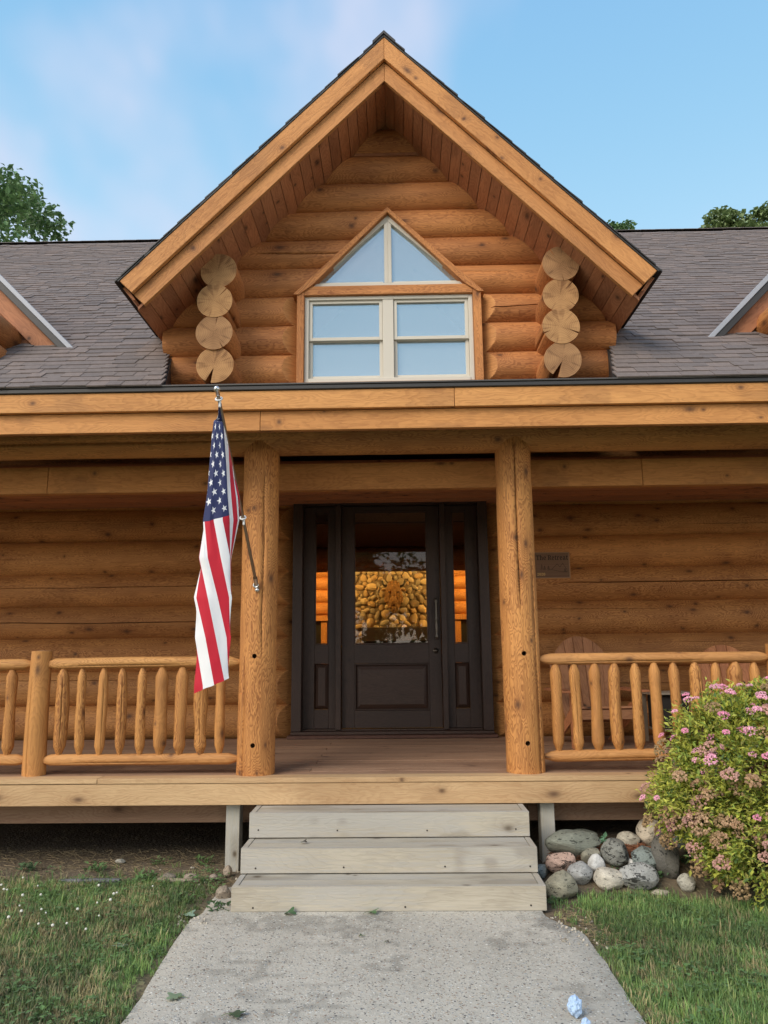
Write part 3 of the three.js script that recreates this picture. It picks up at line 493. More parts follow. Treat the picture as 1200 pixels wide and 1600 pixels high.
{
  const f = part('door_frame', house), B = (n, x0, x1, y0, y1, z0, z1, ax, m = mDoor) => add(n, plank(x0, x1, y0, y1, z0, z1, ax, .006), m, f);
  B('jamb', -1.06, -.956, .722, 3.30, -2.86, -2.52, 'y'); B('jamb', .956, 1.06, .722, 3.30, -2.86, -2.52, 'y'); B('head', -.955, .955, 3.135, 3.30, -2.86, -2.525, 'x');
  B('mull_post', -.598, -.541, .73, 3.134, -2.76, -2.575, 'y'); B('mull_post', .541, .598, .73, 3.134, -2.76, -2.575, 'y');
  B('threshold', -1.09, 1.09, .655, .688, -2.9, -2.44, 'x', tint(tDark, [2.2, 1.7, 1.5], .6)); B('threshold', -1.06, 1.06, .689, .72, -2.9, -2.50, 'x', mDoor2); B('sill', -.955, .955, .7205, .736, -2.86, -2.60, 'x', mDoor2);
  const dr = part('entry_door', house), D = (n, x0, x1, y0, y1, ax) => add(n, plank(x0, x1, y0, y1, -2.70, -2.65, ax, .003), mDoor, dr);
  D('stile', -.536, -.403, .742, 3.13, 'y'); D('stile', .403, .536, .742, 3.13, 'y'); D('rail', -.4025, .4025, 3.07, 3.13, 'x'); D('rail', -.4025, .4025, 1.412, 1.614, 'x'); D('rail', -.4025, .4025, .742, .92, 'x');
  add('panel', raised(-.4, .4, .922, 1.41, -2.685, .024, .062), mDoor2, dr);
  for (const [a, b, c, d, ax] of [[-.402, -.386, .922, 1.41, 'y'], [.386, .402, .922, 1.41, 'y'], [-.386, .386, 1.394, 1.41, 'x'], [-.386, .386, .922, .938, 'x']]) add('moulding', plank(a, b, c, d, -2.684, -2.645, ax, .005), mDoor, dr);
  lite(dr, -.402, .402, 1.615, 3.069, -2.65);
  // pull handle and lock
  const hp = [[.0, 2.10], [.016, 2.095], [.017, 2.06], [.010, 2.045], [.0095, 1.95], [.013, 1.90], [.0165, 1.88], [.013, 1.86], [.010, 1.845], [.0145, 1.80], [.012, 1.74], [.010, 1.72], [.017, 1.70], [.016, 1.665], [0, 1.66]].map(q => new THREE.Vector2(q[0], q[1]));
  const bronze = mat({ color: C(.11, .098, .084), roughness: .34, metalness: .9 }), h = add('handle', new THREE.LatheGeometry(hp, 14), bronze, dr); h.position.set(.487, 0, -2.595);
  for (const y of [2.08, 1.68]) { const c = new THREE.CylinderGeometry(.009, .014, .06, 10); c.rotateX(Math.PI / 2); add('handle_mount', c, bronze, dr).position.set(.487, y, -2.622); }
  const lk = new THREE.LatheGeometry([[0, .022], [.012, .022], [.014, .012], [.027, .01], [.031, 0]].map(q => new THREE.Vector2(...q)), 20); lk.rotateX(Math.PI / 2); add('deadbolt', lk, bronze, dr).position.set(.476, 1.542, -2.65);
  for (const s of [-1, 1]) {
    const g = part('sidelight', house), X = (a, b) => s > 0 ? [a, b] : [-b, -a], S = (n, a, b, y0, y1, ax) => add(n, plank(...X(a, b), y0, y1, -2.71, -2.66, ax, .003), mDoor, g);
    S('stile', .60, .679, .738, 3.13, 'y'); S('stile', .833, .954, .738, 3.13, 'y'); S('rail', .6795, .8325, 3.066, 3.13, 'x'); S('rail', .6795, .8325, 1.414, 1.616, 'x'); S('rail', .6795, .8325, .738, .936, 'x');
    add('panel', raised(...X(.681, .831), .938, 1.412, -2.695, .024, .038), mDoor2, g); lite(g, ...X(.679, .833), 1.617, 3.065, -2.66);
  }
}

// ------------------------------------------------------------------ inside: lit great room with river stone chimney
{
  const rm = part('great_room', house), mW = tint(tLogA, [1.05, 1.0, .9]), mC = tint(tBoard, [.42, .36, .32]), mLoft = tint(tDark, [1.6, 1.4, 1.2], .8);
  add('floor', plank(-4.2, 4.2, .60, .652, -8.9, -2.93, 'z', 0), tint(tDark, [1.2, 1, .9], .6), rm);
  for (let k = 0; k < 14; k++) add('ceiling_board', plank(-4.2, 4.2, 2.985, 3.005, -2.95 - .145 * (k + 1) + .003, -2.95 - .145 * k, 'x', .003), mLoft, rm);
  const hb = add('header_log', makeLog({ L: 8.4, r: .17, seed: 500, nL: 20 }), [tint(tLogB, [1, .95, .9]), mEnd[1]], rm); hb.position.set(-4.2, 2.825, -5);
  add('loft_wall', plank(-4.2, 4.2, 2.98, 4.6, -5.1, -4.98, 'x', 0), mC, rm); add('high_ceiling', plank(-4.2, 4.2, 4.45, 4.5, -8.0, -5.1, 'x', 0), mC, rm);
  for (const s of [-1, 1]) add('side_partition', plank(s > 0 ? 4.2 : -4.3, s > 0 ? 4.3 : -4.2, .6, 4.5, -8.6, -2.95, 'z', 0), mC, rm);
  for (let k = 0; k < 17; k++) { const m = add('log', makeLog({ L: 8.4, r: .128, seed: 510 + k, nL: 10, nA: 18 }), [mW, mEnd[1]], rm); m.position.set(-4.2, .75 + .2165 * k, -7.45); }
  for (const [a, b] of [[-1.62, -1.13], [1.02, 1.42]]) {     // cased openings in the log wall, their darkness painted as near-black panels
    const o = part('inner_doorway', rm.parent), z0 = -7.34, z1 = -7.24, B = (n, x0, x1, y0, y1, m, q = 0) => add(n, plank(x0, x1, y0, y1, z0, z1 + q, 'y', .004), m, o);
    B('casing', a, a + .10, .66, 2.06, mW); B('casing', b - .10, b, .66, 2.06, mW); B('casing', a - .05, b + .05, 2.061, 2.15, mW, .03); B('dark_panel', a + .1, b - .1, .66, 2.06, mat({ color: C(.012, .012, .010), roughness: .4 }), -.04);
  }
  // chimney
  const fp = part('fireplace', house); add('chimney_breast', plank(-1.0, 1.0, .655, 4.44, -7.3, -6.93, 'y', 0), mat({ color: C(.16, .12, .08), roughness: .95 }), fp);
  add('mantel', plank(-.52, .80, 1.70, 1.93, -6.92, -6.66, 'x', .012), tint(tDark, [.5, .45, .4], .6), fp); add('firebox', plank(-.42, .70, .70, 1.68, -6.925, -6.82, 'x', .01), mat({ color: C(.01, .01, .01), roughness: .4 }), fp);
  const geos = [0, 1, 2, 3].map(v => { const g = new THREE.IcosahedronGeometry(1, 2), p = g.attributes.position; for (let i = 0; i < p.count; i++) { const a = V().fromBufferAttribute(p, i), k = 1 + .6 * (n3(a.x * 1.5 + 5, a.y * 1.5 + 5, a.z * 1.5 + 5, 600 + v * 9) - .5); p.setXYZ(i, a.x * k, a.y * k, a.z * k); } g.computeVertexNormals(); return g; });
  const ms = [[.42, .33, .20], [.34, .27, .17], [.25, .21, .15], [.46, .34, .19], [.36, .25, .13], [.22, .17, .11]].map(c => mat({ color: C(...c), roughness: .6 }));
  const r = mulberry(44), placed = []; for (let pass = 0; pass < 5; pass++) { const rad = [.078, .062, .050, .039, .029][pass], tries = [26, 130, 600, 1800, 3000][pass]; for (let t = 0; t < tries && placed.length < 290; t++) { const x = -.80 + 1.52 * r(), y = 1.78 + 1.16 * r(); if (placed.every(q => Math.hypot(q[0] - x, q[1] - y) > (q[2] + rad) * .90)) placed.push([x, y, rad]); } }
  for (const [x, y, q] of placed) { const m = add('river_stone', geos[r() * 4 | 0], ms[r() * 6 | 0], fp); const el = .5 + .5 * r(); m.scale.set(q * 1.0 / Math.sqrt(el), q * Math.sqrt(el), q * .45); m.position.set(x, y, -6.93 + q * .15); m.rotation.z = r() * Math.PI; }
  // trophy head on the chimney
  const hd = thing('mounted_head', 'shaggy brown mounted animal head on the river stone chimney inside the door', 'trophy', [0, 2.40, -6.86]);
  const mF = mat({ color: C(.20, .105, .04), roughness: .95 }), fur = (rx, ry, rz, x, y, z, amp, sd, taper = 0) => { const g = new THREE.IcosahedronGeometry(1, 5), p = g.attributes.position; for (let i = 0; i < p.count; i++) { const a = V().fromBufferAttribute(p, i), k = 1 + amp * (n3(a.x * 5 + 9, a.y * 2.4 + 9, a.z * 5 + 9, sd) - .5) + amp * .6 * (n3(a.x * 14 + 9, a.y * 5 + 9, a.z * 14 + 9, sd + 3) - .5), w = 1 - taper * Math.max(0, -a.y); p.setXYZ(i, a.x * k * rx * w + x, a.y * k * ry + y, a.z * k * rz + z); } g.computeVertexNormals(); return g; };
  add('head', mergeGeometries([fur(.125, .20, .15, 0, .07, .14, .35, 1, .35), fur(.15, .17, .10, 0, .02, .05, .45, 2), fur(.062, .085, .075, 0, -.06, .26, .2, 3, .1), fur(.075, .09, .06, 0, -.15, .14, .5, 5, .5)]), mF, hd);
  for (const s of [-1, 1]) { add('ear', fur(.045, .022, .022, s * .155, .13, .10, .2, 7), mF, hd); const hn = new THREE.TubeGeometry(new THREE.CatmullRomCurve3([V(s * .09, .19, .1), V(s * .16, .21, .12), V(s * .185, .28, .13)]), 10, .016, 8); add('horn', hn, mat({ color: C(.03, .025, .02), roughness: .5 }), hd); add('eye', new THREE.SphereGeometry(.011, 10, 8), mat({ color: C(.01, .008, .006), roughness: .15 }), hd).position.set(s * .072, .085, .262); }
  // pendant lamps that light the room
  for (const [x, z] of [[-1.5, -6.0], [1.5, -6.0]]) {
    const L = thing('pendant_lamp', x < 0 ? 'warm glowing pendant lamp on the coat side of the lit room' : 'warm glowing pendant lamp on the handle side of the lit room', 'lamp', [x, 3.35, z], 'pendant lamps in the room');
    const sh = add('lamp_shade', new THREE.LatheGeometry([[.03, .16], [.05, .15], [.17, -.02], [.175, -.04], [.165, -.04], [.045, .14], [.03, .15]].map(q => new THREE.Vector2(...q)), 24), mat({ color: C(.18, .12, .06), roughness: .6 }), L);
    add('cord', new THREE.CylinderGeometry(.006, .006, .94, 6).translate(0, .63, 0), mBlackMetal, L);
    add('bulb', new THREE.SphereGeometry(.05, 16, 12), new THREE.MeshStandardMaterial({ color: C(1, .8, .5), emissive: C(1, .62, .25), emissiveIntensity: 4 }), L).position.y = .02;
    const pl = new THREE.PointLight(new THREE.Color(1, .60, .17), 7, 0, 2); pl.position.set(0, -.06, 0); pl.castShadow = true; L.add(pl);
  }
}

// ------------------------------------------------------------------ railings
const balGeos = [0, 1, 2, 3, 4, 5, 6, 7, 8].map(i => makeLog({ L: .67, r: .0445, seed: 700 + i, rough: .07, bow: .014, nA: 12, ts: [0, .03, .055, .085, .12, .2, .3, .4, .5, .6, .7, .8, .88, .92, .95, .975, 1], rf: t => { const e = Math.min(t, 1 - t); return (e < .03 ? .5 : e < .12 ? mix(.5, 1, (e - .03) / .09) : 1) * (1 + .26 * (n2(t * 3.5 + i * 9, i, 4) - .5)); }, checks: i % 2 ? [{ th: Math.PI + .1 * i - .2, u0: .15, u1: .85, w: .006, d: .015, wander: .4 }] : [] }));
function railing(x0, x1, bals, newels) {
  const g = part('porch_railing', house);
  const rail = (n, y, r, a, b, sd) => { const L = b - a, m = add(n, makeLog({ L, r, seed: sd, rough: .05, bow: .012, nA: 16, ts: [0, .012, .03, .05, .1, .2, .3, .4, .5, .6, .7, .8, .9, .95, .97, .988, 1], rf: t => { const e = Math.min(t, 1 - t) * L; return e < .07 ? mix(.45, 1, e / .07) : 1; }, checks: [{ th: Math.PI + .5, u0: .1, u1: .7, w: .006, d: .015, wander: .4 }] }), [pick(mRail), mEnd[0]], g); m.position.set(a, y, -.2); };
  rail('top_rail', 1.464, .043, x0, x1, 720 + x0 * 3); rail('bottom_rail', .760, .042, x0 + .01, x1, 740 + x0 * 5);
  bals.forEach((x, i) => { const m = add('baluster', balGeos[(i * 3 + 1) % 5], [mBal[(i * 7 + 2) % 3], mEnd[0]], g); m.rotation.z = Math.PI / 2 + rr(-.012, .012); m.rotation.y = 0; m.position.set(x, .778, -.2); const k = rr(.82, 1.14); m.scale.set(1, k, k * rr(.95, 1.05)); m.rotation.x = 0; m.geometry = balGeos[Math.floor(rand() * balGeos.length)]; });
  for (const x of newels) { const m = add('newel_post', makeLog({ L: .91, r: .08, rf: t => 1.06 - .14 * t, seed: 760 + x, rough: .04, nA: 22, nL: 20, checks: [{ th: Math.PI - .3, u0: 0, u1: .8, w: .007, d: .02, wander: .5 }] }), [mBal[1], mEnd[0]], g); m.rotation.z = Math.PI / 2; m.rotation.order = 'XYZ'; m.position.set(x, DK, -.2); }
}
railing(-2.615, -1.125, [-2.478, -2.324, -2.175, -2.022, -1.868, -1.72, -1.57, -1.413, -1.268], []);
railing(-4.15, -2.715, [-2.868, -3.02, -3.17, -3.32, -3.47, -3.62, -3.77, -3.92], [-2.655]);
railing(1.14, 2.86, [1.257, 1.405, 1.552, 1.702, 1.857, 2.002, 2.150, 2.305, 2.453, 2.597, 2.748], []);
railing(2.97, 4.4, [3.1, 3.25, 3.4, 3.55, 3.7, 3.85, 4.0, 4.15], [2.925]);

// ------------------------------------------------------------------ porch steps
{
  const t = thing('porch_steps', 'three weathered grey wooden steps leading up to the porch', 'steps'), w = .944, fz = [.795, .533, .270, .0], top = [.148, .303, .466];
  for (let i = 0; i < 3; i++) {
    const y0 = i ? top[i - 1] + .003 : .006, y1 = top[i], f = fz[i], b = fz[i + 1] + (i === 2 ? -.005 : -.0);
    add('riser', plank(-w, w, y0, y1, f - .034, f, 'x', .004), mGrey, t);
    const zb = b - .03, za = f - .037, zm = (za + b) / 2 + .005;
    add('tread_board', plank(-w + .04, w - .04, y1 - .036, y1 - .0025, zm + .002, za, 'x', .004), mGreyTop[0], t); add('tread_board', plank(-w + .04, w - .04, y1 - .036, y1 - .003, i === 2 ? b + .004 : zb, zm - .002, 'x', .004), mGreyTop[1], t);
    for (const s of [-1, 1]) add('end_board', plank(s < 0 ? -w : w - .0375, s < 0 ? -w + .0375 : w, y1 - .14, y1 - .001, i === 2 ? b + .004 : b, za, 'z', .004), mGreyTop[1], t);
  }
  const nail = new THREE.CylinderGeometry(.0055, .0055, .003, 10); nail.rotateX(Math.PI / 2); const mNail = mat({ color: C(.05, .04, .035), roughness: .6, metalness: .6 });
  for (const [i, xs] of [[0, [-.8, .1, .83]], [1, [-.86, -.3, .35, .88]], [2, [-.88, -.35, .26, .86]]]) for (const x of xs) add('nail', nail, mNail, t).position.set(x + rr(-.02, .02), top[i] - .115 + rr(-.006, .006), fz[i] + .001);
  for (const s of [-1, 1]) add('stringer', plank(s < 0 ? -w + .006 : w - .036, s < 0 ? -w + .036 : w - .006, 0, .30, .0, .52, 'z', 0), mGrey, t);
}

// ------------------------------------------------------------------ porch furniture, sign
function adirondack(label, x, z, turn, m2) {
  const t = thing('wooden_armchair', label, 'chair', [x, DK, z]); t.rotation.y = turn;
  const mC = m2 || [tint(tSoffit, [1, 1.08, 1.1], .8), tint(tSoffit, [.92, 1, 1], .8)], mD = tint(tSoffit, [1.2, 1.1, 1], .7);
  const lean = -.32;                                                // fan back, arched top
  const n = 7; for (let i = 0; i < n; i++) { const q = i - 3, arch = k => .86 - .024 * k * k, wb = .060, wt = .097, sx = q * .064, ang = -q * .045; const P = [[-wb / 2, 0], [wb / 2, 0], [wt / 2, arch(q + .46)], [wt / 4, arch(q + .23)], [0, arch(q)], [-wt / 4, arch(q - .23)], [-wt / 2, arch(q - .46)]]; const m = add('back_slat', prism(P, -.010, .010, AX.y, .003), mC[i % 2], t); m.position.set(sx, .20, -.25); m.rotation.set(lean, 0, ang); }
  for (let i = 0; i < 6; i++) { const s = add('seat_slat', plank(-.27, .27, -.011, .011, -.036, .036, 'x', .004), mC[i % 2], t); s.position.set(0, .355 - i * .028, .24 - i * .082); s.rotation.x = -.30; }
  for (const s of [-1, 1]) {
    add('arm', plank(s * .34 - .065, s * .34 + .065, .495, .518, -.36, .30, 'z', .006), mD, t); add('front_leg', plank(s * .29 - .012, s * .29 + .012, 0, .494, .17, .27, 'y', .004), mD, t);
    const leg = add('rear_leg', prism([[-.50, 0], [-.40, 0], [.27, .30], [.27, .40], [.17, .40]], -.012, .012, AX.x, .003), mD, t); leg.rotation.y = -Math.PI / 2; leg.position.set(s * .265, 0, .0);
    add('arm_post', plank(s * .29 - .012, s * .29 + .012, .10, .494, -.36, -.30, 'y', .004), mD, t);
  }
  add('front_apron', plank(-.29, .29, .26, .345, .272, .292, 'x', .004), mC[1], t); add('back_rail', plank(-.3, .3, .47, .494, -.41, -.37, 'x', .004), mD, t);
  return t;
}
adirondack('weathered fan-backed wooden armchair behind the railing beside the round porch post', 1.93, -1.72, .06);
adirondack('reddish wooden armchair on the porch behind the flowering shrub', 3.28, -1.75, -.15, [tint(tSoffit, [1.5, 1.5, 1.4]), tint(tSoffit, [1.3, 1.25, 1.2])]).scale.set(1, .9, 1);
{
  const t = thing('side_table', 'small wooden side table standing between the two porch armchairs', 'table', [2.66, DK, -1.9]), m = tint(tGrey, [.9, .8, .7]), k = mat({ color: C(.03, .025, .02), roughness: .8 });
  for (let i = 0; i < 4; i++) add('top_slat', plank(-.22, .22, .455, .475, -.2 + i * .1, -.105 + i * .1, 'x', .004), m, t);
  for (const sx of [-1, 1]) for (const sz of [-1, 1]) add('leg', plank(sx * .18 - .02, sx * .18 + .02, 0, .454, sz * .16 - .02, sz * .16 + .02, 'y', .003), m, t);
  add('shelf', plank(-.155, .155, .12, .14, -.15, .15, 'x', .003), m, t); add('dark_box', plank(-.15, .15, .141, .44, -.14, .135, 'x', .005), k, t);  // near-black box fills the table between shelf and top
}
{
  const W = 512, H = 376, cv = document.createElement('canvas'); cv.width = W; cv.height = H; const c = cv.getContext('2d');
  c.fillStyle = '#75563f'; c.fillRect(0, 0, W, H); const r = mulberry(5); for (let i = 0; i < 500; i++) { c.fillStyle = `rgba(${r() < .5 ? '50,32,20' : '160,120,85'},${.05 + r() * .1})`; c.fillRect(0, r() * H, W, 1 + r() * 2); }
  c.strokeStyle = '#8f6f52'; c.lineWidth = 18; c.strokeRect(9, 9, W - 18, H - 18); c.strokeStyle = '#4c3524'; c.lineWidth = 4; c.strokeRect(20, 20, W - 40, H - 40);
  c.fillStyle = '#241812'; c.font = 'bold 92px serif'; c.textBaseline = 'alphabetic'; c.textAlign = 'center'; c.fillText('The Retreat', W / 2 + 6, 112, W - 56);
  c.strokeStyle = '#3e2a1c'; c.lineWidth = 5; c.beginPath(); c.moveTo(250, 250); c.lineTo(330, 170); c.lineTo(370, 215); c.lineTo(410, 160); c.lineTo(475, 270); c.stroke(); c.beginPath(); c.moveTo(190, 262); c.bezierCurveTo(270, 230, 340, 300, 480, 282); c.stroke();
  c.lineWidth = 4; for (const [x, y, h] of [[110, 260, 90], [150, 262, 70], [205, 255, 60], [440, 296, 60]]) { c.beginPath(); c.moveTo(x, y); c.lineTo(x, y - h); for (let k = 0; k < 4; k++) { const q = h * (.2 + .2 * k), w = 22 - 4 * k; c.moveTo(x - w, y - q + 6); c.lineTo(x, y - q - 8); c.lineTo(x + w, y - q + 6); } c.stroke(); }
  c.fillStyle = '#c9a566'; c.font = 'bold 52px serif'; c.textAlign = 'left'; c.fillText('2020', 40, 336);
  const tx = new THREE.CanvasTexture(cv); tx.colorSpace = THREE.SRGBColorSpace;
  const g = thing('wall_sign', 'small carved wooden sign reading The Retreat 2020 on the log wall', 'sign', [1.742, 2.436, -2.535]);
  add('board', plank(-.20, .20, -.147, .147, -.02, .0, 'x', .004), mBoard2, g); const f = add('lettered_face', new THREE.PlaneGeometry(.386, .282), mat({ map: tx, roughness: .7 }), g); f.position.z = .004;
}

// ------------------------------------------------------------------ flag and pole
{
  const A = V(-.985, 2.035, -.045), B = atZ(340.5, 616, 1.2), dir = B.clone().sub(A).normalize(), len = A.distanceTo(B);
  const t = thing('flag_pole', 'slanted metal flag pole held by a bracket on the left porch post', 'pole', [A.x, A.y, A.z]); const q = new THREE.Quaternion().setFromUnitVectors(V(0, 1, 0), dir);
  const oriented = (n, g, m) => { const o = add(n, g, m, t); o.quaternion.copy(q); return o; };
  oriented('pole', new THREE.CylinderGeometry(.0105, .0115, len, 14).translate(0, len / 2, 0), mPole);
  oriented('finial', new THREE.LatheGeometry([[.0, .062], [.012, .06], [.019, .048], [.02, .036], [.013, .026], [.013, .0], [0, -.002]].map(a => new THREE.Vector2(...a)), 18).translate(0, len - .005, 0), mSteel);
  const sock = part('bracket', t); const s1 = add('socket', new THREE.CylinderGeometry(.017, .017, .10, 16, 1, true).translate(0, .03, 0), mSteel, sock); s1.quaternion.copy(q);
  const pl = new THREE.CylinderGeometry(.03, .03, .008, 20); pl.rotateX(Math.PI / 2); const pm = add('mount_plate', pl, mSteel, sock); pm.scale.set(.8, 1.5, 1); pm.position.set(-.002, -.03, -.024); const kn = new THREE.TorusGeometry(.017, .006, 10, 20); add('pivot_ring', kn, mSteel, sock).position.set(-.004, .0, .012); add('pivot_hub', new THREE.SphereGeometry(.018, 14, 10), mSteel, sock).position.set(.004, -.035, -.005);
  // cloth
  const W = 1140, H = 600, cv = document.createElement('canvas'); cv.width = W; cv.height = H; const c = cv.getContext('2d');
  for (let i = 0; i < 13; i++) { c.fillStyle = i % 2 ? '#eff0f3' : '#c4102e'; c.fillRect(0, i * H / 13, W, H / 13 + 1); }
  c.fillStyle = '#232c5c'; c.fillRect(0, 0, W * .4, H * 7 / 13); c.fillStyle = '#e8e9ec';
  const star = (x, y, r) => { c.beginPath(); for (let k = 0; k < 10; k++) { const a = -Math.PI / 2 + k * Math.PI / 5, q = k % 2 ? r * .4 : r; k ? c.lineTo(x + q * Math.cos(a), y + q * Math.sin(a)) : c.moveTo(x, y - r); } c.fill(); };
  for (let j = 0; j < 9; j++) for (let i = 0; i < (j % 2 ? 5 : 6); i++) star(W * .4 * ((j % 2 ? 2 : 1) + 2 * i) / 12, H * 7 / 13 * (j + 1) / 10, H * .030);
  const tx = new THREE.CanvasTexture(cv); tx.colorSpace = THREE.SRGBColorSpace; tx.anisotropy = 8;
  // folds: rows (height in the picture) of [stripe position, x, depth]
  const rows = [
    [120, [[0, 196, -.03], [3, 184, -.01], [5, 194, .01], [7, 210, .0], [9, 216, -.02], [13, 218, -.04]]],
    [300, [[0, 190, -.07], [1.6, 176, -.05], [3.3, 163, -.01], [4.3, 178, .022], [5.6, 200, .01], [7, 220, .012], [9, 242, -.05], [11, 226, -.08], [13, 236, -.06]]],
    [450, [[0, 186, -.09], [1.9, 168, -.07], [3.5, 150, -.02], [4.4, 172, .03], [5.7, 204, .012], [7, 229, .012], [9.3, 258, -.06], [11, 228, -.10], [13, 262, -.07]]],
    [600, [[0, 176, -.10], [2.2, 156, -.08], [3.8, 137, -.02], [4.5, 158, .035], [5.7, 200, .014], [7, 234, .010], [9.6, 280, -.07], [11.4, 240, -.12], [13, 288, -.07]]],
    [712, [[0, 170, -.11], [2.0, 140, -.09], [3.9, 120, -.02], [4.25, 150, .038], [5, 168, .02], [6, 210, .012], [6.8, 240, .0], [9.6, 286, -.08], [11.4, 244, -.13], [13, 286, -.10]]],
    [900, [[0, 160, -.11], [1.7, 120, -.09], [2.9, 99, -.02], [3.6, 122, .034], [5, 199, .016], [5.95, 243, -.01], [7.5, 242, -.05], [9.6, 248, -.10], [11.4, 210, -.14], [13, 225, -.16]]],
    [1100, [[0, 120, -.09], [1.0, 92, -.06], [1.7, 75, -.02], [3, 138, .022], [4, 184, .014], [5.35, 249, -.01], [7, 230, -.06], [9, 246, -.09], [11, 190, -.13], [13, 215, -.15]]],
    [1300, [[0, 96, -.05], [.5, 84, -.04], [1.05, 78, -.01], [2, 126, .016], [3, 173, .016], [4.5, 243, -.01], [6.2, 222, -.06], [8.4, 240, -.09], [11, 178, -.12], [13, 205, -.14]]],
    [1540, [[0, 72, -.01], [1, 112, .008], [2, 164, .018], [3, 214, .012], [3.55, 238, -.01], [5.2, 205, -.05], [7.5, 232, -.08], [10, 160, -.11], [13, 196, -.13]]]];
  const at = (a, s) => { let i = 0; while (i < a.length - 2 && s > a[i + 1][0]) i++; const [p, n] = [a[i], a[i + 1]], k = Math.min(1, Math.max(0, (s - p[0]) / (n[0] - p[0]))), kk = mix(k, k * k * (3 - 2 * k), .55); return [mix(p[1], n[1], kk), mix(p[2], n[2], kk)]; };
  const pole = k => A.clone().lerp(B, k), kT = .975, kB = .40, NS = 91, NT = 120, P = [], U = [], I = [];
  for (let j = 0; j <= NT; j++) for (let i = 0; i <= NS; i++) {
    const tt = j / NT, s = i / NS * 13, y = Math.max(125, 712 + ((tt - .4) * (tt < .4 ? 1480 : 1350) - .5 * ((s - 5) * 47 + 10) * sm(.25, .55, tt) - 1) / 1.06);
    let ri = 0; while (ri < rows.length - 2 && y > rows[ri + 1][0]) ri++; const k = Math.min(1, Math.max(0, (y - rows[ri][0]) / (rows[ri + 1][0] - rows[ri][0]))), a = at(rows[ri][1], s), b = at(rows[ri + 1][1], s);
    const x = 190 - .1 * (y - 150) + (mix(a[0], b[0], k) - 190 + .1 * (y - 150)) * 1.10, dz = mix(a[1], b[1], k) + .007 * Math.sin(s * 2.1 + tt * 4) * sm(.1, .4, tt) + .014 * (fbm(s * .9, tt * 7, 12, 3) - .5);
    const zb = 1.135 - .05 * tt, p = atZ(280 + x * .3125, 590 + y * .3125, zb + dz), h = pole(mix(kT, kB, s / 13)); h.y -= .014; h.x -= .004;
    p.lerp(h, Math.pow(1 - sm(0, .34, tt), 1.3) * sm(6.4, 10, s) + Math.pow(1 - sm(0, .05, tt), 1.2) * (1 - sm(6.4, 10, s)));
    P.push(p.x, p.y, p.z); U.push(tt, 1 - s / 13);
  }
  for (let j = 0; j < NT; j++) for (let i = 0; i < NS; i++) { const a = j * (NS + 1) + i, b = a + 1, d = a + NS + 1, e = d + 1; I.push(a, d, b, b, d, e); }
  const g = new THREE.BufferGeometry(); g.setAttribute('position', new THREE.Float32BufferAttribute(P, 3)); g.setAttribute('uv', new THREE.Float32BufferAttribute(U, 2)); g.setIndex(I); g.computeVertexNormals();
  const fl = thing('flag', 'red white and blue striped flag with white stars hanging folded from its pole', 'flag');
  add('cloth', g, new THREE.MeshPhysicalMaterial({ map: tx, roughness: .75, transmission: .12, thickness: 0, side: THREE.DoubleSide }), fl);
  for (const k of [kT + .005, kB]) { const o = new THREE.TorusGeometry(.019, .006, 10, 20); o.rotateX(Math.PI / 2); const m = add('clip', o, mat({ color: C(.75, .75, .75), roughness: .5 }), fl); m.quaternion.copy(q); m.position.copy(pole(k)); const b = add('tie', new THREE.CapsuleGeometry(.008, .03, 4, 8), mat({ color: C(.75, .75, .75), roughness: .6 }), fl); b.position.copy(pole(k)).add(V(.005, -.03, -.01)); }
}

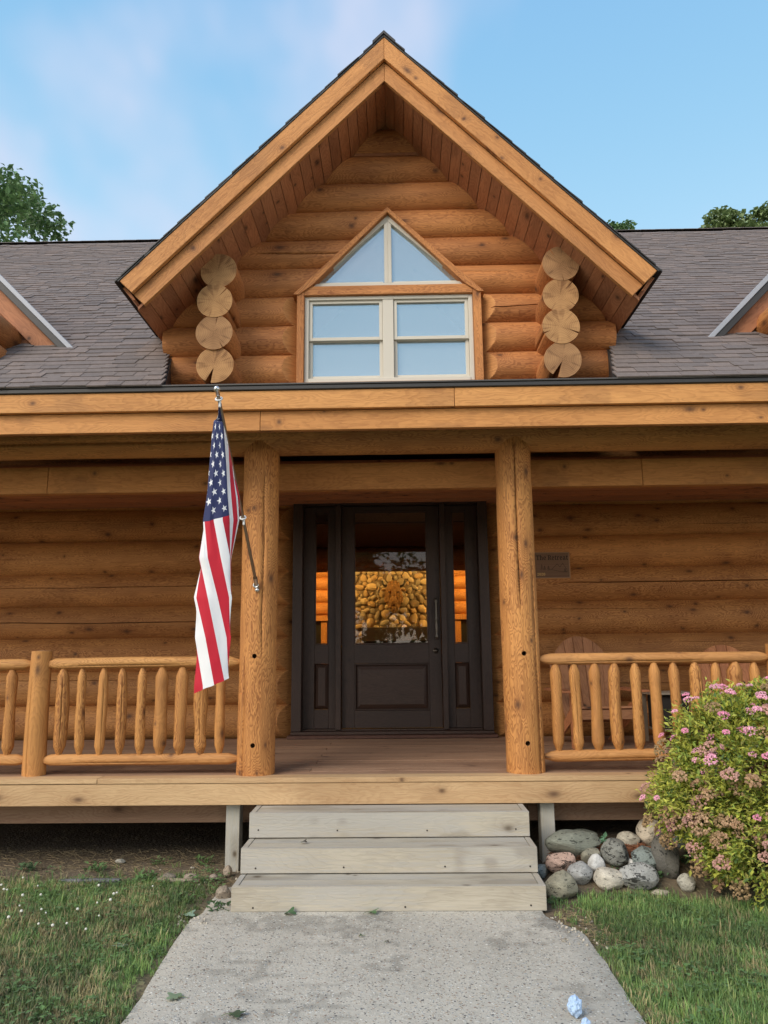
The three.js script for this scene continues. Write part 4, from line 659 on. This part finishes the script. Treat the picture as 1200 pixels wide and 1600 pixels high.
// ------------------------------------------------------------------ stones
const speck = (s, a, b) => { const S = 256, d = new Uint8Array(S * S * 4); for (let i = 0; i < S * S; i++) { const x = i % S / S, y = (i / S | 0) / S; let k = .72 + .28 * (pn(x * 90, y * 90, 90, 90, s) * .5 + pn(x * 14, y * 14, 14, 14, s + 1) * .5); const sp = sm(a, a + .06, pn(x * 22, y * 22, 22, 22, s + 2) * .6 + pn(x * 70, y * 70, 70, 70, s + 3) * .4); k = mix(k, b, sp * .7); d[4 * i] = d[4 * i + 1] = d[4 * i + 2] = 255 * Math.min(1, k); d[4 * i + 3] = 255; } return dataTex(d, S, S); };
const spA = speck(1, .70, .35), spB = speck(9, .62, .22), spC = speck(17, .74, 1);
function stone(name, label, u, v, wpx, hpx, col, tex, seed, rot = 0, group, sink = .12, dz = 0) {
  const p = onGround(u, v + hpx / 2), k = p.clone().sub(camera.position).dot(ray(600, 800).normalize()) / 1191.87, w = wpx * k, h = hpx * k * 1.02;
  const g = new THREE.IcosahedronGeometry(1, 5), q = g.attributes.position;
  for (let i = 0; i < q.count; i++) { const a = V().fromBufferAttribute(q, i), f = 1 + .30 * (n3(a.x * 1.1 + 7, a.y * 1.1 + 7, a.z * 1.1 + 7, seed * 41) - .5) + .10 * (n3(a.x * 2.8 + 7, a.y * 2.8 + 7, a.z * 2.8 + 7, seed * 41 + 9) - .5) + .025 * (n3(a.x * 11 + 7, a.y * 11 + 7, a.z * 11 + 7, seed * 41 + 19) - .5); q.setXYZ(i, a.x * f, a.y * f, a.z * f); }
  { const fr = mulberry(seed * 7 + 1); for (let k = 0; k < 6; k++) { const n = V(fr() - .5, fr() - .35, fr() - .4).normalize(), c = .70 + .2 * fr(); for (let i = 0; i < q.count; i++) { const a = V().fromBufferAttribute(q, i), d = a.dot(n); if (d > c) { a.addScaledVector(n, (c - d) * .82); q.setXYZ(i, a.x, a.y, a.z); } } } }
  g.rotateY(seed); g.scale(w / 2, h / 2, Math.min(w, h * 1.2) / 2 * .95); g.rotateZ(rot); g.computeBoundingBox(); const bb = g.boundingBox, sy = h / (bb.max.y - bb.min.y), sx = w / (bb.max.x - bb.min.x); g.scale(sx, sy, 1); g.computeBoundingBox(); g.computeVertexNormals();
  const m = add(name, g, mat({ map: tex, bumpMap: tex, bumpScale: .004, color: C(...col.map(c => Math.min(.8, c * 1.15))), roughness: .85 }), scene); m.position.set(p.x, p.y - g.boundingBox.min.y - h * sink * .5, p.z - Math.min(w, h) * .22 + dz); return tag(m, label, 'stone', group);
}
const ST = [
  [894, 1322, 88, 42, [.24, .25, .20], spA, .06, 'broad flat grey-green stone behind the pink stone beside the steps'],
  [909, 1308, 54, 22, [.20, .21, .17], spA, 0, 'low grey-green stone at the back of the pile under the porch edge'],
  [879, 1350, 48, 31, [.62, .42, .33], spB, .1, 'pink stone with brown pits beside the middle step'],
  [848, 1363, 24, 21, [.42, .47, .47], spA, 0, 'small blue-grey stone touching the bottom step'],
  [880, 1385, 52, 42, [.33, .31, .23], spA, 0, 'round olive-grey boulder beside the bottom step'],
  [910, 1366, 40, 35, [.40, .40, .39], spA, .1, 'smooth mid grey stone between the olive boulder and the white stone'],
  [934, 1350, 27, 29, [.66, .65, .62], spC, .2, 'small smooth white stone standing upright in the pile'],
  [953, 1375, 48, 33, [.64, .58, .48], spA, -.08, 'cream white stone with a ridge at the front of the pile'],
  [924, 1338, 32, 24, [.31, .29, .22], spA, 0, 'small brownish grey stone tucked behind the white stone'],
  [965, 1334, 44, 42, [.25, .25, .22], spB, .1, 'dark mottled grey boulder behind the white and cream stones'],
  [983, 1313, 37, 25, [.52, .47, .37], spA, 0, 'pale cream stone at the back next to the large tan boulder'],
  [1019, 1303, 41, 40, [.56, .48, .37], spA, .15, 'large tan and cream boulder highest in the stone pile'],
  [1046, 1340, 44, 66, [.155, .145, .125], spA, .18, 'tall dark brown-grey boulder beside the flowering shrub'],
  [1011, 1345, 44, 38, [.26, .30, .28], spB, -.1, 'grey-green stone with pale veins left of the dark boulder'],
  [1004, 1373, 62, 42, [.43, .43, .41], spB, -.12, 'speckled light grey boulder with dark spots at the front'],
  [1075, 1381, 28, 27, [.52, .49, .41], spA, .1, 'round cream stone alone in front of the shrub'],
  [1066, 1309, 26, 34, [.36, .36, .34], spA, .2, 'grey stone half hidden by the shrub leaves'],
  [988, 1349, 12, 12, [.7, .69, .66], spC, 0, 'tiny white pebble wedged in the stone pile'],
  [1035, 1397, 30, 13, [.47, .41, .30], spA, 0, 'flat tan stone sunk in the grass']];
ST.forEach((s, i) => stone('boulder', s[7], s[0], s[1], s[2], s[3], s[4], s[5], 3 + i, s[6], 'stones heaped beside the steps', .1));
[[355, 1362, 14, 18, [.42, .33, .25], 'small tan stone against the left end of the steps'], [348, 1397, 24, 22, [.36, .29, .22], 'brown stone beside the bottom step on the left'], [333, 1372, 14, 11, [.46, .36, .29], 'little pinkish stone near the broken branch'], [297, 1371, 22, 11, [.44, .35, .27], 'flat reddish stone at the end of the broken branch'], [187, 1346, 16, 8, [.5, .47, .4], 'pale flat stone lying in the dirt under the porch'], [262, 1371, 24, 13, [.26, .22, .17], 'dull brown stone by the broken branch in the dirt']].forEach((s, i) => stone('loose_stone', s[5], s[0], s[1], s[2], s[3], s[4], spA, 50 + i, 0, 'loose stones in the dirt left of the steps'));
// pipe and branch in the dirt
{
  const a = onGround(92, 1382), b = onGround(187, 1381); const m = add('drain_pipe', new THREE.TubeGeometry(new THREE.CatmullRomCurve3([a.clone().add(V(0, .018, 0)), a.clone().lerp(b, .5).add(V(0, .022, .004)), b.clone().add(V(0, .018, 0))]), 20, .017, 12), mat({ color: C(.12, .12, .13), roughness: .6 }), scene); tag(m, 'dark grey pipe lying in the dirt left of the steps', 'pipe');
  const c = onGround(247, 1379), d = onGround(312, 1380), L = c.distanceTo(d), k = add('fallen_branch', makeLog({ L, r: .019, seed: 77, rough: .18, bow: .02, nA: 10, nL: 14, rf: t => 1.1 - .4 * t }), [tint(tGrey, [.7, .6, .5]), mEnd[1]], scene); k.position.copy(c).add(V(0, .014, 0)); k.rotation.y = Math.atan2(-(d.z - c.z), d.x - c.x); tag(k, 'short broken grey branch lying in the dirt under the porch edge', 'branch');
}

// ------------------------------------------------------------------ plants
function leafGeo(l, w, fold = .25) { const P = [0, 0, 0, w * .5, fold * w, l * .42, 0, -.02 * l, l * .5, 0, 0, 0, 0, -.02 * l, l * .5, -w * .5, fold * w, l * .42, w * .5, fold * w, l * .42, 0, -.12 * l, l, 0, -.02 * l, l * .5, 0, -.02 * l, l * .5, 0, -.12 * l, l, -w * .5, fold * w, l * .42]; const g = new THREE.BufferGeometry(); g.setAttribute('position', new THREE.Float32BufferAttribute(P, 3)); g.computeVertexNormals(); return g; }
function scatter(base, n, place, color) {                   // merge n copies of one small geometry
  const bp = base.attributes.position.array, bn = base.attributes.normal.array, k = bp.length / 3, P = new Float32Array(n * bp.length), N = new Float32Array(n * bp.length), Cc = new Float32Array(n * bp.length), M = new THREE.Matrix4(), nm = new THREE.Matrix3(), v = V();
  for (let i = 0; i < n; i++) { place(i, M); nm.getNormalMatrix(M); const c = color(i); for (let j = 0; j < k; j++) { const o = (i * k + j) * 3; v.fromArray(bp, j * 3).applyMatrix4(M).toArray(P, o); v.fromArray(bn, j * 3).applyMatrix3(nm).normalize().toArray(N, o); Cc[o] = c[0]; Cc[o + 1] = c[1]; Cc[o + 2] = c[2]; } }
  const g = new THREE.BufferGeometry(); g.setAttribute('position', new THREE.BufferAttribute(P, 3)); g.setAttribute('normal', new THREE.BufferAttribute(N, 3)); g.setAttribute('color', new THREE.BufferAttribute(Cc, 3)); return g;
}
const leafMat = new THREE.MeshPhysicalMaterial({ vertexColors: true, roughness: .7, transmission: .3, thickness: 0, side: THREE.DoubleSide });
const basis = (M, pos, fwd, up, sc) => { const z = fwd.clone().normalize(), x = V().crossVectors(up, z).normalize(), y = V().crossVectors(z, x); M.makeBasis(x, y, z).scale(V(sc, sc, sc)).setPosition(pos); };
{
  const r = mulberry(321), R = (a, b) => a + (b - a) * r();
  const lobes = [[2.68, .55, .50, .80, .55, .47], [2.28, .90, .36, .38, .34, .33], [2.14, .56, .40, .40, .36, .36], [2.75, .98, .38, .48, .34, .36], [2.35, .35, .62, .42, .36, .38], [3.05, .75, .45, .5, .5, .42], [2.5, .75, .58, .5, .42, .38]];
  const t = thing('flowering_shrub', 'rounded spirea-like shrub with lime leaves and pink and faded tan flower clusters', 'shrub', [0, 0, 0]);
  const surf = (f0, f1) => { for (;;) { const L = lobes[Math.floor(r() * lobes.length)], th = R(0, 2 * Math.PI), cz = R(-.75, 1), sz = Math.sqrt(1 - cz * cz), d = V(sz * Math.cos(th), cz, sz * Math.sin(th)), lump = 1 + .22 * (n3(d.x * 3 + L[0] * 9, d.y * 3 + 9, d.z * 3 + 9, 31) - .5) * 2, f = R(f0, f1) * lump, p = V(L[0] + d.x * L[3] * f, L[1] + d.y * L[4] * f, L[2] + d.z * L[5] * f); if (p.z < .03 || p.y < .07) continue; if (lobes.some(q => q !== L && Math.hypot((p.x - q[0]) / q[3], (p.y - q[1]) / q[4], (p.z - q[2]) / q[5]) < .72)) continue; return [p, V(d.x / L[3], d.y / L[4], d.z / L[5]).normalize()]; } };
  const clump = []; for (let i = 0; i < 1300; i++) clump.push(surf(.80, 1.04));
  const N = 38000; add('foliage', scatter(leafGeo(.038, .0165), N, (i, M) => { const [c, n] = clump[Math.floor(r() * clump.length)], p = c.clone().add(V(R(-1, 1), R(-1, 1), R(-1, 1)).multiplyScalar(.042)).addScaledVector(n, R(-.09, .02)); if (p.z < .015) p.z = .015; const f = n.clone().multiplyScalar(.7).add(V(R(-1, 1), R(-.4, .9), R(-1, 1))); basis(M, p, f, V(R(-.5, .5), 1, R(-.2, .8)), R(.7, 1.35)); }, i => { const k = r(), b = R(.75, 1.2); return k < .60 ? [.50 * b, .52 * b, .075 * b] : k < .86 ? [.26 * b, .36 * b, .05 * b] : k < .93 ? [.085 * b, .15 * b, .028 * b] : [.42 * b, .40 * b, .09 * b]; }), leafMat, t);
  const stems = []; for (let i = 0; i < 60; i++) { const [p] = surf(.7, .95), b = V(R(2.35, 2.85), .0, R(.3, .55)); b.y = groundH(b.x, b.z); stems.push(new THREE.TubeGeometry(new THREE.QuadraticBezierCurve3(b, V(mix(b.x, p.x, .35), mix(b.y, p.y, .7), mix(b.z, p.z, .35)), p), 6, .005, 5)); } add('stems', mergeGeometries(stems), mat({ color: C(.11, .065, .035), roughness: .9 }), t);
  // flower heads: domes of tiny florets
  const floret = new THREE.OctahedronGeometry(.0055), head = (sd, rad) => { const q = mulberry(sd); return scatter(floret, 46, (i, M) => { const a = q() * 6.283, k = Math.sqrt(q()), x = Math.cos(a) * k * rad, z = Math.sin(a) * k * rad; M.makeRotationFromEuler(new THREE.Euler(q() * 6, q() * 6, q() * 6)); const s = .7 + q() * .8; M.scale(V(s, s, s)); M.setPosition(x, (1 - k * k) * rad * .38 + q() * .008, z); }, () => { const b = .75 + q() * .5; return [b, b, b]; }); };
  const heads = [head(1, .036), head(2, .030), head(3, .042), head(4, .026)], pink = [[.74, .29, .43], [.66, .34, .43], [.78, .38, .50]].map(c => mat({ color: C(...c), vertexColors: true, roughness: .8 })), tan = [[.36, .22, .125], [.42, .27, .16], [.30, .20, .10], [.48, .27, .22]].map(c => mat({ color: C(...c), vertexColors: true, roughness: .9 }));
  for (let i = 0; i < 298; i++) { const [p, n] = surf(1.05, 1.13); const isPink = r() < (p.y > .75 ? .62 : .16) * (p.x < 2.5 ? 1.15 : .8); const m = add('flower_cluster', heads[Math.floor(r() * 4)], isPink ? pink[Math.floor(r() * 3)] : tan[Math.floor(r() * 4)], t); m.position.copy(p); m.quaternion.setFromUnitVectors(V(0, 1, 0), n.clone().add(V(0, .9, .25)).normalize()); const s = isPink ? R(.75, 1.1) : R(1.15, 1.75); m.scale.set(s, s, s); }
}
// lawn
{
  const r = mulberry(8), R = (a, b) => a + (b - a) * r(), blades = []; const V1 = [];
  const tuft = (sd, n, hgt, wid) => { const q = mulberry(sd), gs = []; for (let i = 0; i < n; i++) { const a = q() * 6.283, h = hgt * (.5 + q() * .7), ln = h * (.15 + q() * .75), x = (q() - .5) * .045, z = (q() - .5) * .045, w = wid * (.7 + q() * .6), ca = Math.cos(a), sa = Math.sin(a), P = []; const pt = (k, s) => [x + ca * ln * k * k - sa * w * s, h * k * (1 - .25 * k * (ln / h)), z + sa * ln * k * k + ca * w * s]; const A = pt(0, .5), B = pt(0, -.5), D = pt(.55, .42), E = pt(.55, -.42), T = pt(1, 0); P.push(...A, ...B, ...D, ...B, ...E, ...D, ...D, ...E, ...T); const g = new THREE.BufferGeometry(); g.setAttribute('position', new THREE.Float32BufferAttribute(P, 3)); g.computeVertexNormals(); gs.push(g); } return mergeGeometries(gs); };
  const gm = new THREE.MeshPhysicalMaterial({ color: 0xffffff, roughness: .75, transmission: .25, thickness: 0, side: THREE.DoubleSide });
  const kinds = [[tuft(1, 11, .045, .0042), 11000], [tuft(2, 8, .066, .0048), 3000], [tuft(3, 9, .032, .0038), 11000]], lists = kinds.map(() => []);
  const dens = (x, z) => {
    if (x > pathL(Math.max(.8, z)) - .015 && x < pathR(Math.max(.8, z)) + .015) return 0; if (Math.abs(x) < 1.0 && z < .85) return 0;
    const nz = fbm(x * 2.2 + 30, z * 2.2 + 30, 21, 3), fine = fbm(x * 9 + 3, z * 9, 25, 2); let d = sm(.24, .50, nz * .7 + fine * .3);
    if (x < 0) { d *= sm(-.02, .42, z + (nz - .5) * .5) * .96 + .04 * sm(-.3, .1, z); d *= 1 - .75 * sm(-1.36, -1.2, x) * sm(1.25, .9, z); }
    else { d *= sm(.44, .62, z + (fine - .5) * .12); d *= 1 - .8 * sm(1.30, 1.12, x) * sm(1.4, 1.1, z); if (x > 1.8) d *= sm(.55, .72, z); }
    return d;
  };
  kinds.forEach(([g, n], ki) => { let c = 0, guard = 0; while (c < n && guard++ < n * 12) { const left = r() < .5, x = left ? R(-4.2, -.95) : R(.95, 3.4), z = R(-.35, 3.0); if (Math.abs(x) > 2.0 + (3.2 - z) * .75) continue; const d = dens(x, z); if (r() > d * (ki === 1 ? .8 : 1)) continue; lists[ki].push([x, z]); c++; } });
  kinds.forEach(([g], ki) => {
    const L = lists[ki], im = new THREE.InstancedMesh(g, gm, L.length), M = new THREE.Matrix4(), E = new THREE.Euler(), Q = new THREE.Quaternion(), col = new THREE.Color();
    L.forEach(([x, z], i) => { const s = R(.65, 1.25); Q.setFromEuler(E.set(R(-.15, .15), R(0, 6.28), R(-.15, .15))); M.compose(V(x, groundH(x, z) - .004, z), Q, V(s, s * R(.8, 1.15), s)); im.setMatrixAt(i, M); const sp = fbm(x * 3.1 + 5, z * 3.1 + 7, 33, 3), dry = sm(.46, .70, fbm(x * 1.9 + 60, z * 1.9 + 20, 29, 3)) * .5 + .06, k = r(), b = R(.75, 1.3) * mix(.75, 1.3, sm(.3, .7, sp)); k < dry * .75 ? col.setRGB(.36 * b, .30 * b, .15 * b) : k < .47 ? col.setRGB(.165 * b, .26 * b, .065 * b) : k < .60 ? col.setRGB(.26 * b, .31 * b, .11 * b) : col.setRGB(.11 * b, .20 * b, .055 * b); im.setColorAt(i, col); });
    im.name = numbered('lawn_grass'); im.castShadow = im.receiveShadow = true; tag(im, ['short green lawn grass beside the path', 'longer loose grass blades standing above the lawn', 'fine low grass growing through the bare soil'][ki], 'grass', null, 'stuff'); scene.add(im);
  });
  // clover heads and leafy weeds
  const ball = []; for (let i = 0; i < 54; i++) { const x = R(-3.0, -1.45), z = R(.3, 1.35); if (fbm(x * 3, z * 3, 55, 2) < .46) continue; const g = new THREE.IcosahedronGeometry(R(.005, .009), 1); g.translate(x, groundH(x, z) + R(.05, .085), z); ball.push(g); }
  tag(add('clover_flowers', mergeGeometries(ball), mat({ color: C(.72, .70, .62), roughness: .9 }), scene), 'white clover flower heads dotted through the left lawn', 'clover', null, 'stuff');
  const weed = (u, v, n, size, label, col) => { const p = onGround(u, v), g = scatter(leafGeo(size, size * .55), n, (i, M) => { const a = R(0, 6.28), e = R(.2, 1.3); basis(M, V(p.x + R(-1, 1) * size * 1.6, p.y + R(0, size * 1.1), p.z + R(-1, 1) * size * 1.2), V(Math.cos(a), e, Math.sin(a)), V(0, 1, .2), R(.6, 1.2)); }, () => { const b = R(.7, 1.3); return col.map(c => c * b); }); tag(add('weed', g, leafMat, scene), label, 'weed', 'weeds in the beds'); };
  weed(43, 1362, 46, .040, 'clump of dark green weeds under the left end of the porch', [.06, .125, .035]); weed(150, 1362, 46, .042, 'bright grassy weed above the dark grey pipe', [.09, .17, .04]); weed(228, 1378, 60, .042, 'leafy weed between the pipe and the broken branch', [.10, .19, .045]); weed(250, 1352, 30, .036, 'tall thin weed growing at the edge of the dirt', [.11, .18, .05]); weed(315, 1352, 34, .040, 'broad leaved weed near the left end of the steps', [.09, .16, .04]); weed(345, 1425, 26, .045, 'dark leafy weed at the foot of the bottom step', [.05, .11, .03]);
  weed(1030, 1316, 44, .026, 'small sprig growing between the tan and dark boulders', [.05, .10, .03]); weed(1040, 1372, 34, .036, 'green sprigs in front of the dark boulder', [.06, .13, .035]); weed(1075, 1350, 40, .04, 'dark green weed between the dark boulder and the shrub', [.05, .11, .03]); weed(965, 1358, 24, .026, 'mossy sprig between the front stones', [.07, .13, .04]); weed(945, 1326, 26, .055, 'broad leaved blue-green plant behind the white stone', [.12, .26, .14]); weed(870, 1412, 30, .03, 'low weeds in front of the olive boulder', [.09, .15, .045]);
  { const spots = []; let gd = 0; while (spots.length < 420 && gd++ < 20000) { const L = r() < .7, x = L ? R(-3.4, -1.12) : R(1.15, 2.6), z = L ? R(-.1, 2.3) : R(.55, 2.3); if (fbm(x * 2.4 + 90, z * 2.4 + 12, 61, 3) > (L && z < .5 ? .40 : .50) && (x < pathL(Math.max(.8, z)) - .02 || x > pathR(Math.max(.8, z)) + .02)) spots.push([x, z]); }
    const g = scatter(leafGeo(.024, .018, .15), 3400, (i, M) => { const [x, z] = spots[i % spots.length], px = x + R(-.05, .05), pz = z + R(-.05, .05), a = R(0, 6.28); basis(M, V(px, groundH(px, pz) + R(.008, .045), pz), V(Math.cos(a), R(-.1, .5), Math.sin(a)), V(0, 1, 0), R(.6, 1.5)); }, () => { const b = R(.7, 1.3); return [.115 * b, .215 * b, .06 * b]; }); tag(add('clover_leaves', g, leafMat, scene), 'low clover and broad leaved weeds mixed into the lawn', 'clover', null, 'stuff'); }
  // pine straw heaped under the porch edge
  const ns = new THREE.BoxGeometry(.0022, .0022, .11).toNonIndexed(); const straw = scatter(ns, 900, (i, M) => { const x = R(1.15, 1.78), z = R(-.12, .16); basis(M, V(x, groundH(x, z) + R(.0, .035), z), V(R(-1, 1), R(-.15, .15), R(-.5, .5)), V(0, 1, 0), 1); }, () => { const b = R(.6, 1.3); return [.26 * b, .105 * b, .05 * b]; }); tag(add('pine_straw', straw, mat({ vertexColors: true, roughness: .9 }), scene), 'reddish pine straw mulch behind the stone pile', 'mulch', null, 'stuff');
  const peb = new THREE.IcosahedronGeometry(1, 1), gr = scatter(peb, 150, (i, M) => { const k = r(), a = k < .45 ? V(R(.93, 1.22), 0, R(.82, 1.35)) : k < .8 ? V(R(-2.9, -1.05), 0, R(-.3, .45)) : V(R(-1.24, -1.0), 0, R(.8, 1.0)), q = R(.003, .009); M.makeRotationFromEuler(new THREE.Euler(R(0, 6), R(0, 6), R(0, 6))).scale(V(q * R(.8, 1.5), q * R(.6, 1), q)).setPosition(a.x, Math.max(groundH(a.x, a.z), a.x > pathL(a.z) && a.x < pathR(a.z) && a.z > .8 ? .006 : -1) + q * .5, a.z); }, () => { const b = R(.3, 1); return [.62 * b, .55 * b, .45 * b]; }); tag(add('gravel', gr, mat({ vertexColors: true, roughness: .9 }), scene), 'small loose pebbles scattered over the bare soil and walk edge', 'gravel', null, 'stuff');
  const dry = scatter(ns, 1500, (i, M) => { const left = r() < .75, x = left ? R(-3.3, -1.05) : R(1.0, 1.5), z = left ? R(-.7, .45) : R(.75, 1.3); basis(M, V(x, groundH(x, z) + R(.002, .012), z), V(R(-1, 1), R(-.2, .2), R(-1, 1)), V(0, 1, 0), R(.4, 1)); }, () => { const b = R(.6, 1.3); return [.33 * b, .25 * b, .14 * b]; }); tag(add('dry_grass_litter', dry, mat({ vertexColors: true, roughness: .9 }), scene), 'dead dry grass scattered over the bare soil', 'litter', null, 'stuff');
}
// fallen leaves and a crumpled paper on the path
function mapleLeaf(label, u, v, size, turn, col, y = 0, lift = .3) {
  const n = 26, S = new THREE.Shape(); for (let i = 0; i <= n; i++) { const a = i / n * 2 * Math.PI, lobe = Math.pow(Math.abs(Math.cos(a * 2.5)), .7), q = size * (.34 + .66 * lobe * (.72 + .28 * Math.cos(a))) * (Math.abs(a - Math.PI) < .3 ? .55 : 1); i ? S.lineTo(q * Math.cos(a), q * Math.sin(a)) : S.moveTo(q, 0); }
  const g = new THREE.ShapeGeometry(S, 1); g.rotateX(-Math.PI / 2); const p = g.attributes.position; for (let i = 0; i < p.count; i++) p.setY(i, .006 + lift * size * (Math.pow(p.getX(i) / size, 2) * .5 + .25 * Math.sin(p.getZ(i) / size * 3 + turn))); g.computeVertexNormals();
  const stalk = new THREE.TubeGeometry(new THREE.CatmullRomCurve3([V(-size * .2, .007, 0), V(-size * .7, .012, .006), V(-size * 1.15, .008, .014)]), 6, .0012, 4); const t = thing('fallen_leaf', label, 'leaf', [0, 0, 0], 'leaves fallen on the walk and lawn'); const q = y === 'g' ? onGround(u, v) : atY(u, v, y); t.position.copy(q); t.position.y += y === 'g' ? .02 : .004; t.rotation.y = turn;
  add('blade', g, new THREE.MeshPhysicalMaterial({ color: C(...col), roughness: .65, transmission: .15, thickness: 0, side: THREE.DoubleSide }), t); add('stalk', stalk, mat({ color: C(.12, .16, .06), roughness: .8 }), t);
}
mapleLeaf('green maple leaf curled against the bottom step near its left end', 452, 1430, .048, 1.2, [.06, .13, .05], .006, .7);
mapleLeaf('green maple leaf lying against the middle of the bottom step', 580, 1428, .050, .4, [.09, .17, .06], .006, .6);
mapleLeaf('pale green upturned leaf on the left edge of the walk', 275, 1561, .052, 2.6, [.22, .30, .18], .006, .25);
mapleLeaf('dark green leaf lying on the walk alone', 367, 1588, .050, .2, [.045, .085, .035], .006, .3);
mapleLeaf('pale upturned leaf in the grass at the corner of the walk', 292, 1437, .058, .9, [.26, .38, .27], 'g', .4);
mapleLeaf('pale blue-green leaf resting on the left lawn', 190, 1485, .055, 3.6, [.28, .39, .27], 'g', .35);
mapleLeaf('tiny dark leaf scrap near the middle of the walk', 604, 1474, .018, .6, [.06, .06, .04], .006, .6);
mapleLeaf('tiny green leaf scrap on the upper walk', 565, 1465, .017, 2, [.07, .11, .05], .006, .5);
mapleLeaf('shrivelled dark leaf on the middle step', 474, 1318, .030, 1, [.05, .04, .03], .304, .6);
for (const [u, v, s, l] of [[900, 1592, .040, 'crumpled light blue tissue on the right side of the walk'], [917, 1616, .026, 'second light blue tissue scrap at the front of the walk']]) {
  const g = new THREE.IcosahedronGeometry(s, 5), p = g.attributes.position; for (let i = 0; i < p.count; i++) { const a = V().fromBufferAttribute(p, i), d = a.clone().normalize(), f = 1 + .9 * (Math.abs(n3(d.x * 2.2 + 9, d.y * 2.2 + 9, d.z * 2.2 + 9, 88) - .5) - .2) - .35 * Math.abs(n3(d.x * 6 + 9, d.y * 6 + 9, d.z * 6 + 9, 99) - .5); p.setXYZ(i, a.x * f * .8, a.y * f * 1.05, a.z * f * .9); } g.computeVertexNormals(); g.computeBoundingBox(); const q = atY(u, v, .006), m = add('crumpled_tissue', g, mat({ color: C(.42, .56, .76), roughness: .9 }), scene); m.position.set(q.x, .005 - g.boundingBox.min.y, q.z - .01); tag(m, l, 'tissue');
}
// ------------------------------------------------------------------ trees beyond the roof
function tree(label, x, z, top, rx, ry, n, leaf, cols, seed, vis) {
  const r = mulberry(seed), R = (a, b) => a + (b - a) * r(), cy = top - ry, t = thing('broadleaf_tree', label, 'tree', [x, 0, z], 'trees behind the house'), parts = [];
  const trunk = new THREE.CylinderGeometry(.14, .34, cy, 10, 6).translate(0, cy / 2, 0); parts.push(trunk);
  const centers = []; for (let i = 0; i < 46; i++) { const a = R(0, 6.283), c = R(-.7, 1), s = Math.sqrt(1 - c * c), f = R(.55, .92); centers.push([V(s * Math.cos(a) * rx * f, cy + c * ry * f, s * Math.sin(a) * rx * f), R(.2, .34) * rx]); }
  for (let i = 0; i < 16; i++) { const c = centers[i * 2][0]; parts.push(new THREE.TubeGeometry(new THREE.QuadraticBezierCurve3(V(0, cy * R(.55, .95), 0), V(c.x * .4, c.y * .85, c.z * .4), c), 8, .06, 5)); }
  add('trunk', mergeGeometries(parts.map(g => (g.index ? g.toNonIndexed() : g))), mat({ color: C(.09, .07, .05), roughness: .95 }), t);
  const lg = leafGeo(leaf, leaf * .7, .2), g = scatter(lg, n, (i, M) => { const [c, q] = centers[Math.floor(r() * centers.length)], a = R(0, 6.283), cc = R(-1, 1), s = Math.sqrt(1 - cc * cc), f = Math.pow(r(), .45) * q; basis(M, V(c.x + s * Math.cos(a) * f, c.y + cc * f * .8, c.z + s * Math.sin(a) * f), V(R(-1, 1), R(-.9, .5), R(-1, 1)), V(R(-.4, .4), 1, R(-.4, .4)), R(.6, 1.3)); }, () => { const c = cols[Math.floor(r() * cols.length)], b = R(.75, 1.25); return c.map(v => v * b); });
  add('crown', g, leafMat, t);
}
const green = [[.12, .23, .085], [.09, .18, .07], [.15, .26, .09]];
tree('large dark green maple rising behind the left end of the roof', -18.0, -22.3, 22.6, 5.0, 5.6, 26000, .26, green, 5);
const pale = [[.20, .27, .10], [.16, .23, .085]];
tree('broad yellow-green tree top showing above the right end of the ridge', 18.2, -25.6, 21.4, 3.6, 5.0, 14000, .28, pale, 6);
tree('lower pale green tree just clearing the ridge on the right', 15.8, -27, 21.9, 2.3, 3.5, 8000, .26, pale, 7);
tree('thin tree tip peeping over the right slope of the gable', 10.9, -28.7, 22.9, 1.3, 3.0, 3500, .24, green, 8);
// trees across the lawn, facing the house: they dim the low sky under the porch and are mirrored in the door glass
[[-8.5, 28, 7.0, 'bushy dark tree'], [-1.5, 31, 7.8, 'dense green tree'], [5.5, 28.5, 7.2, 'broad tree']].forEach(([x, z, h, n], i) => tree(n + ' on the far side of the lawn facing the porch', x, z, h, 4.1, h * .47, 4200, .5, green, 40 + i));

scene.traverse(o => { if (o.isMesh) { o.castShadow = true; o.receiveShadow = true; } });
renderer.render(scene, camera);
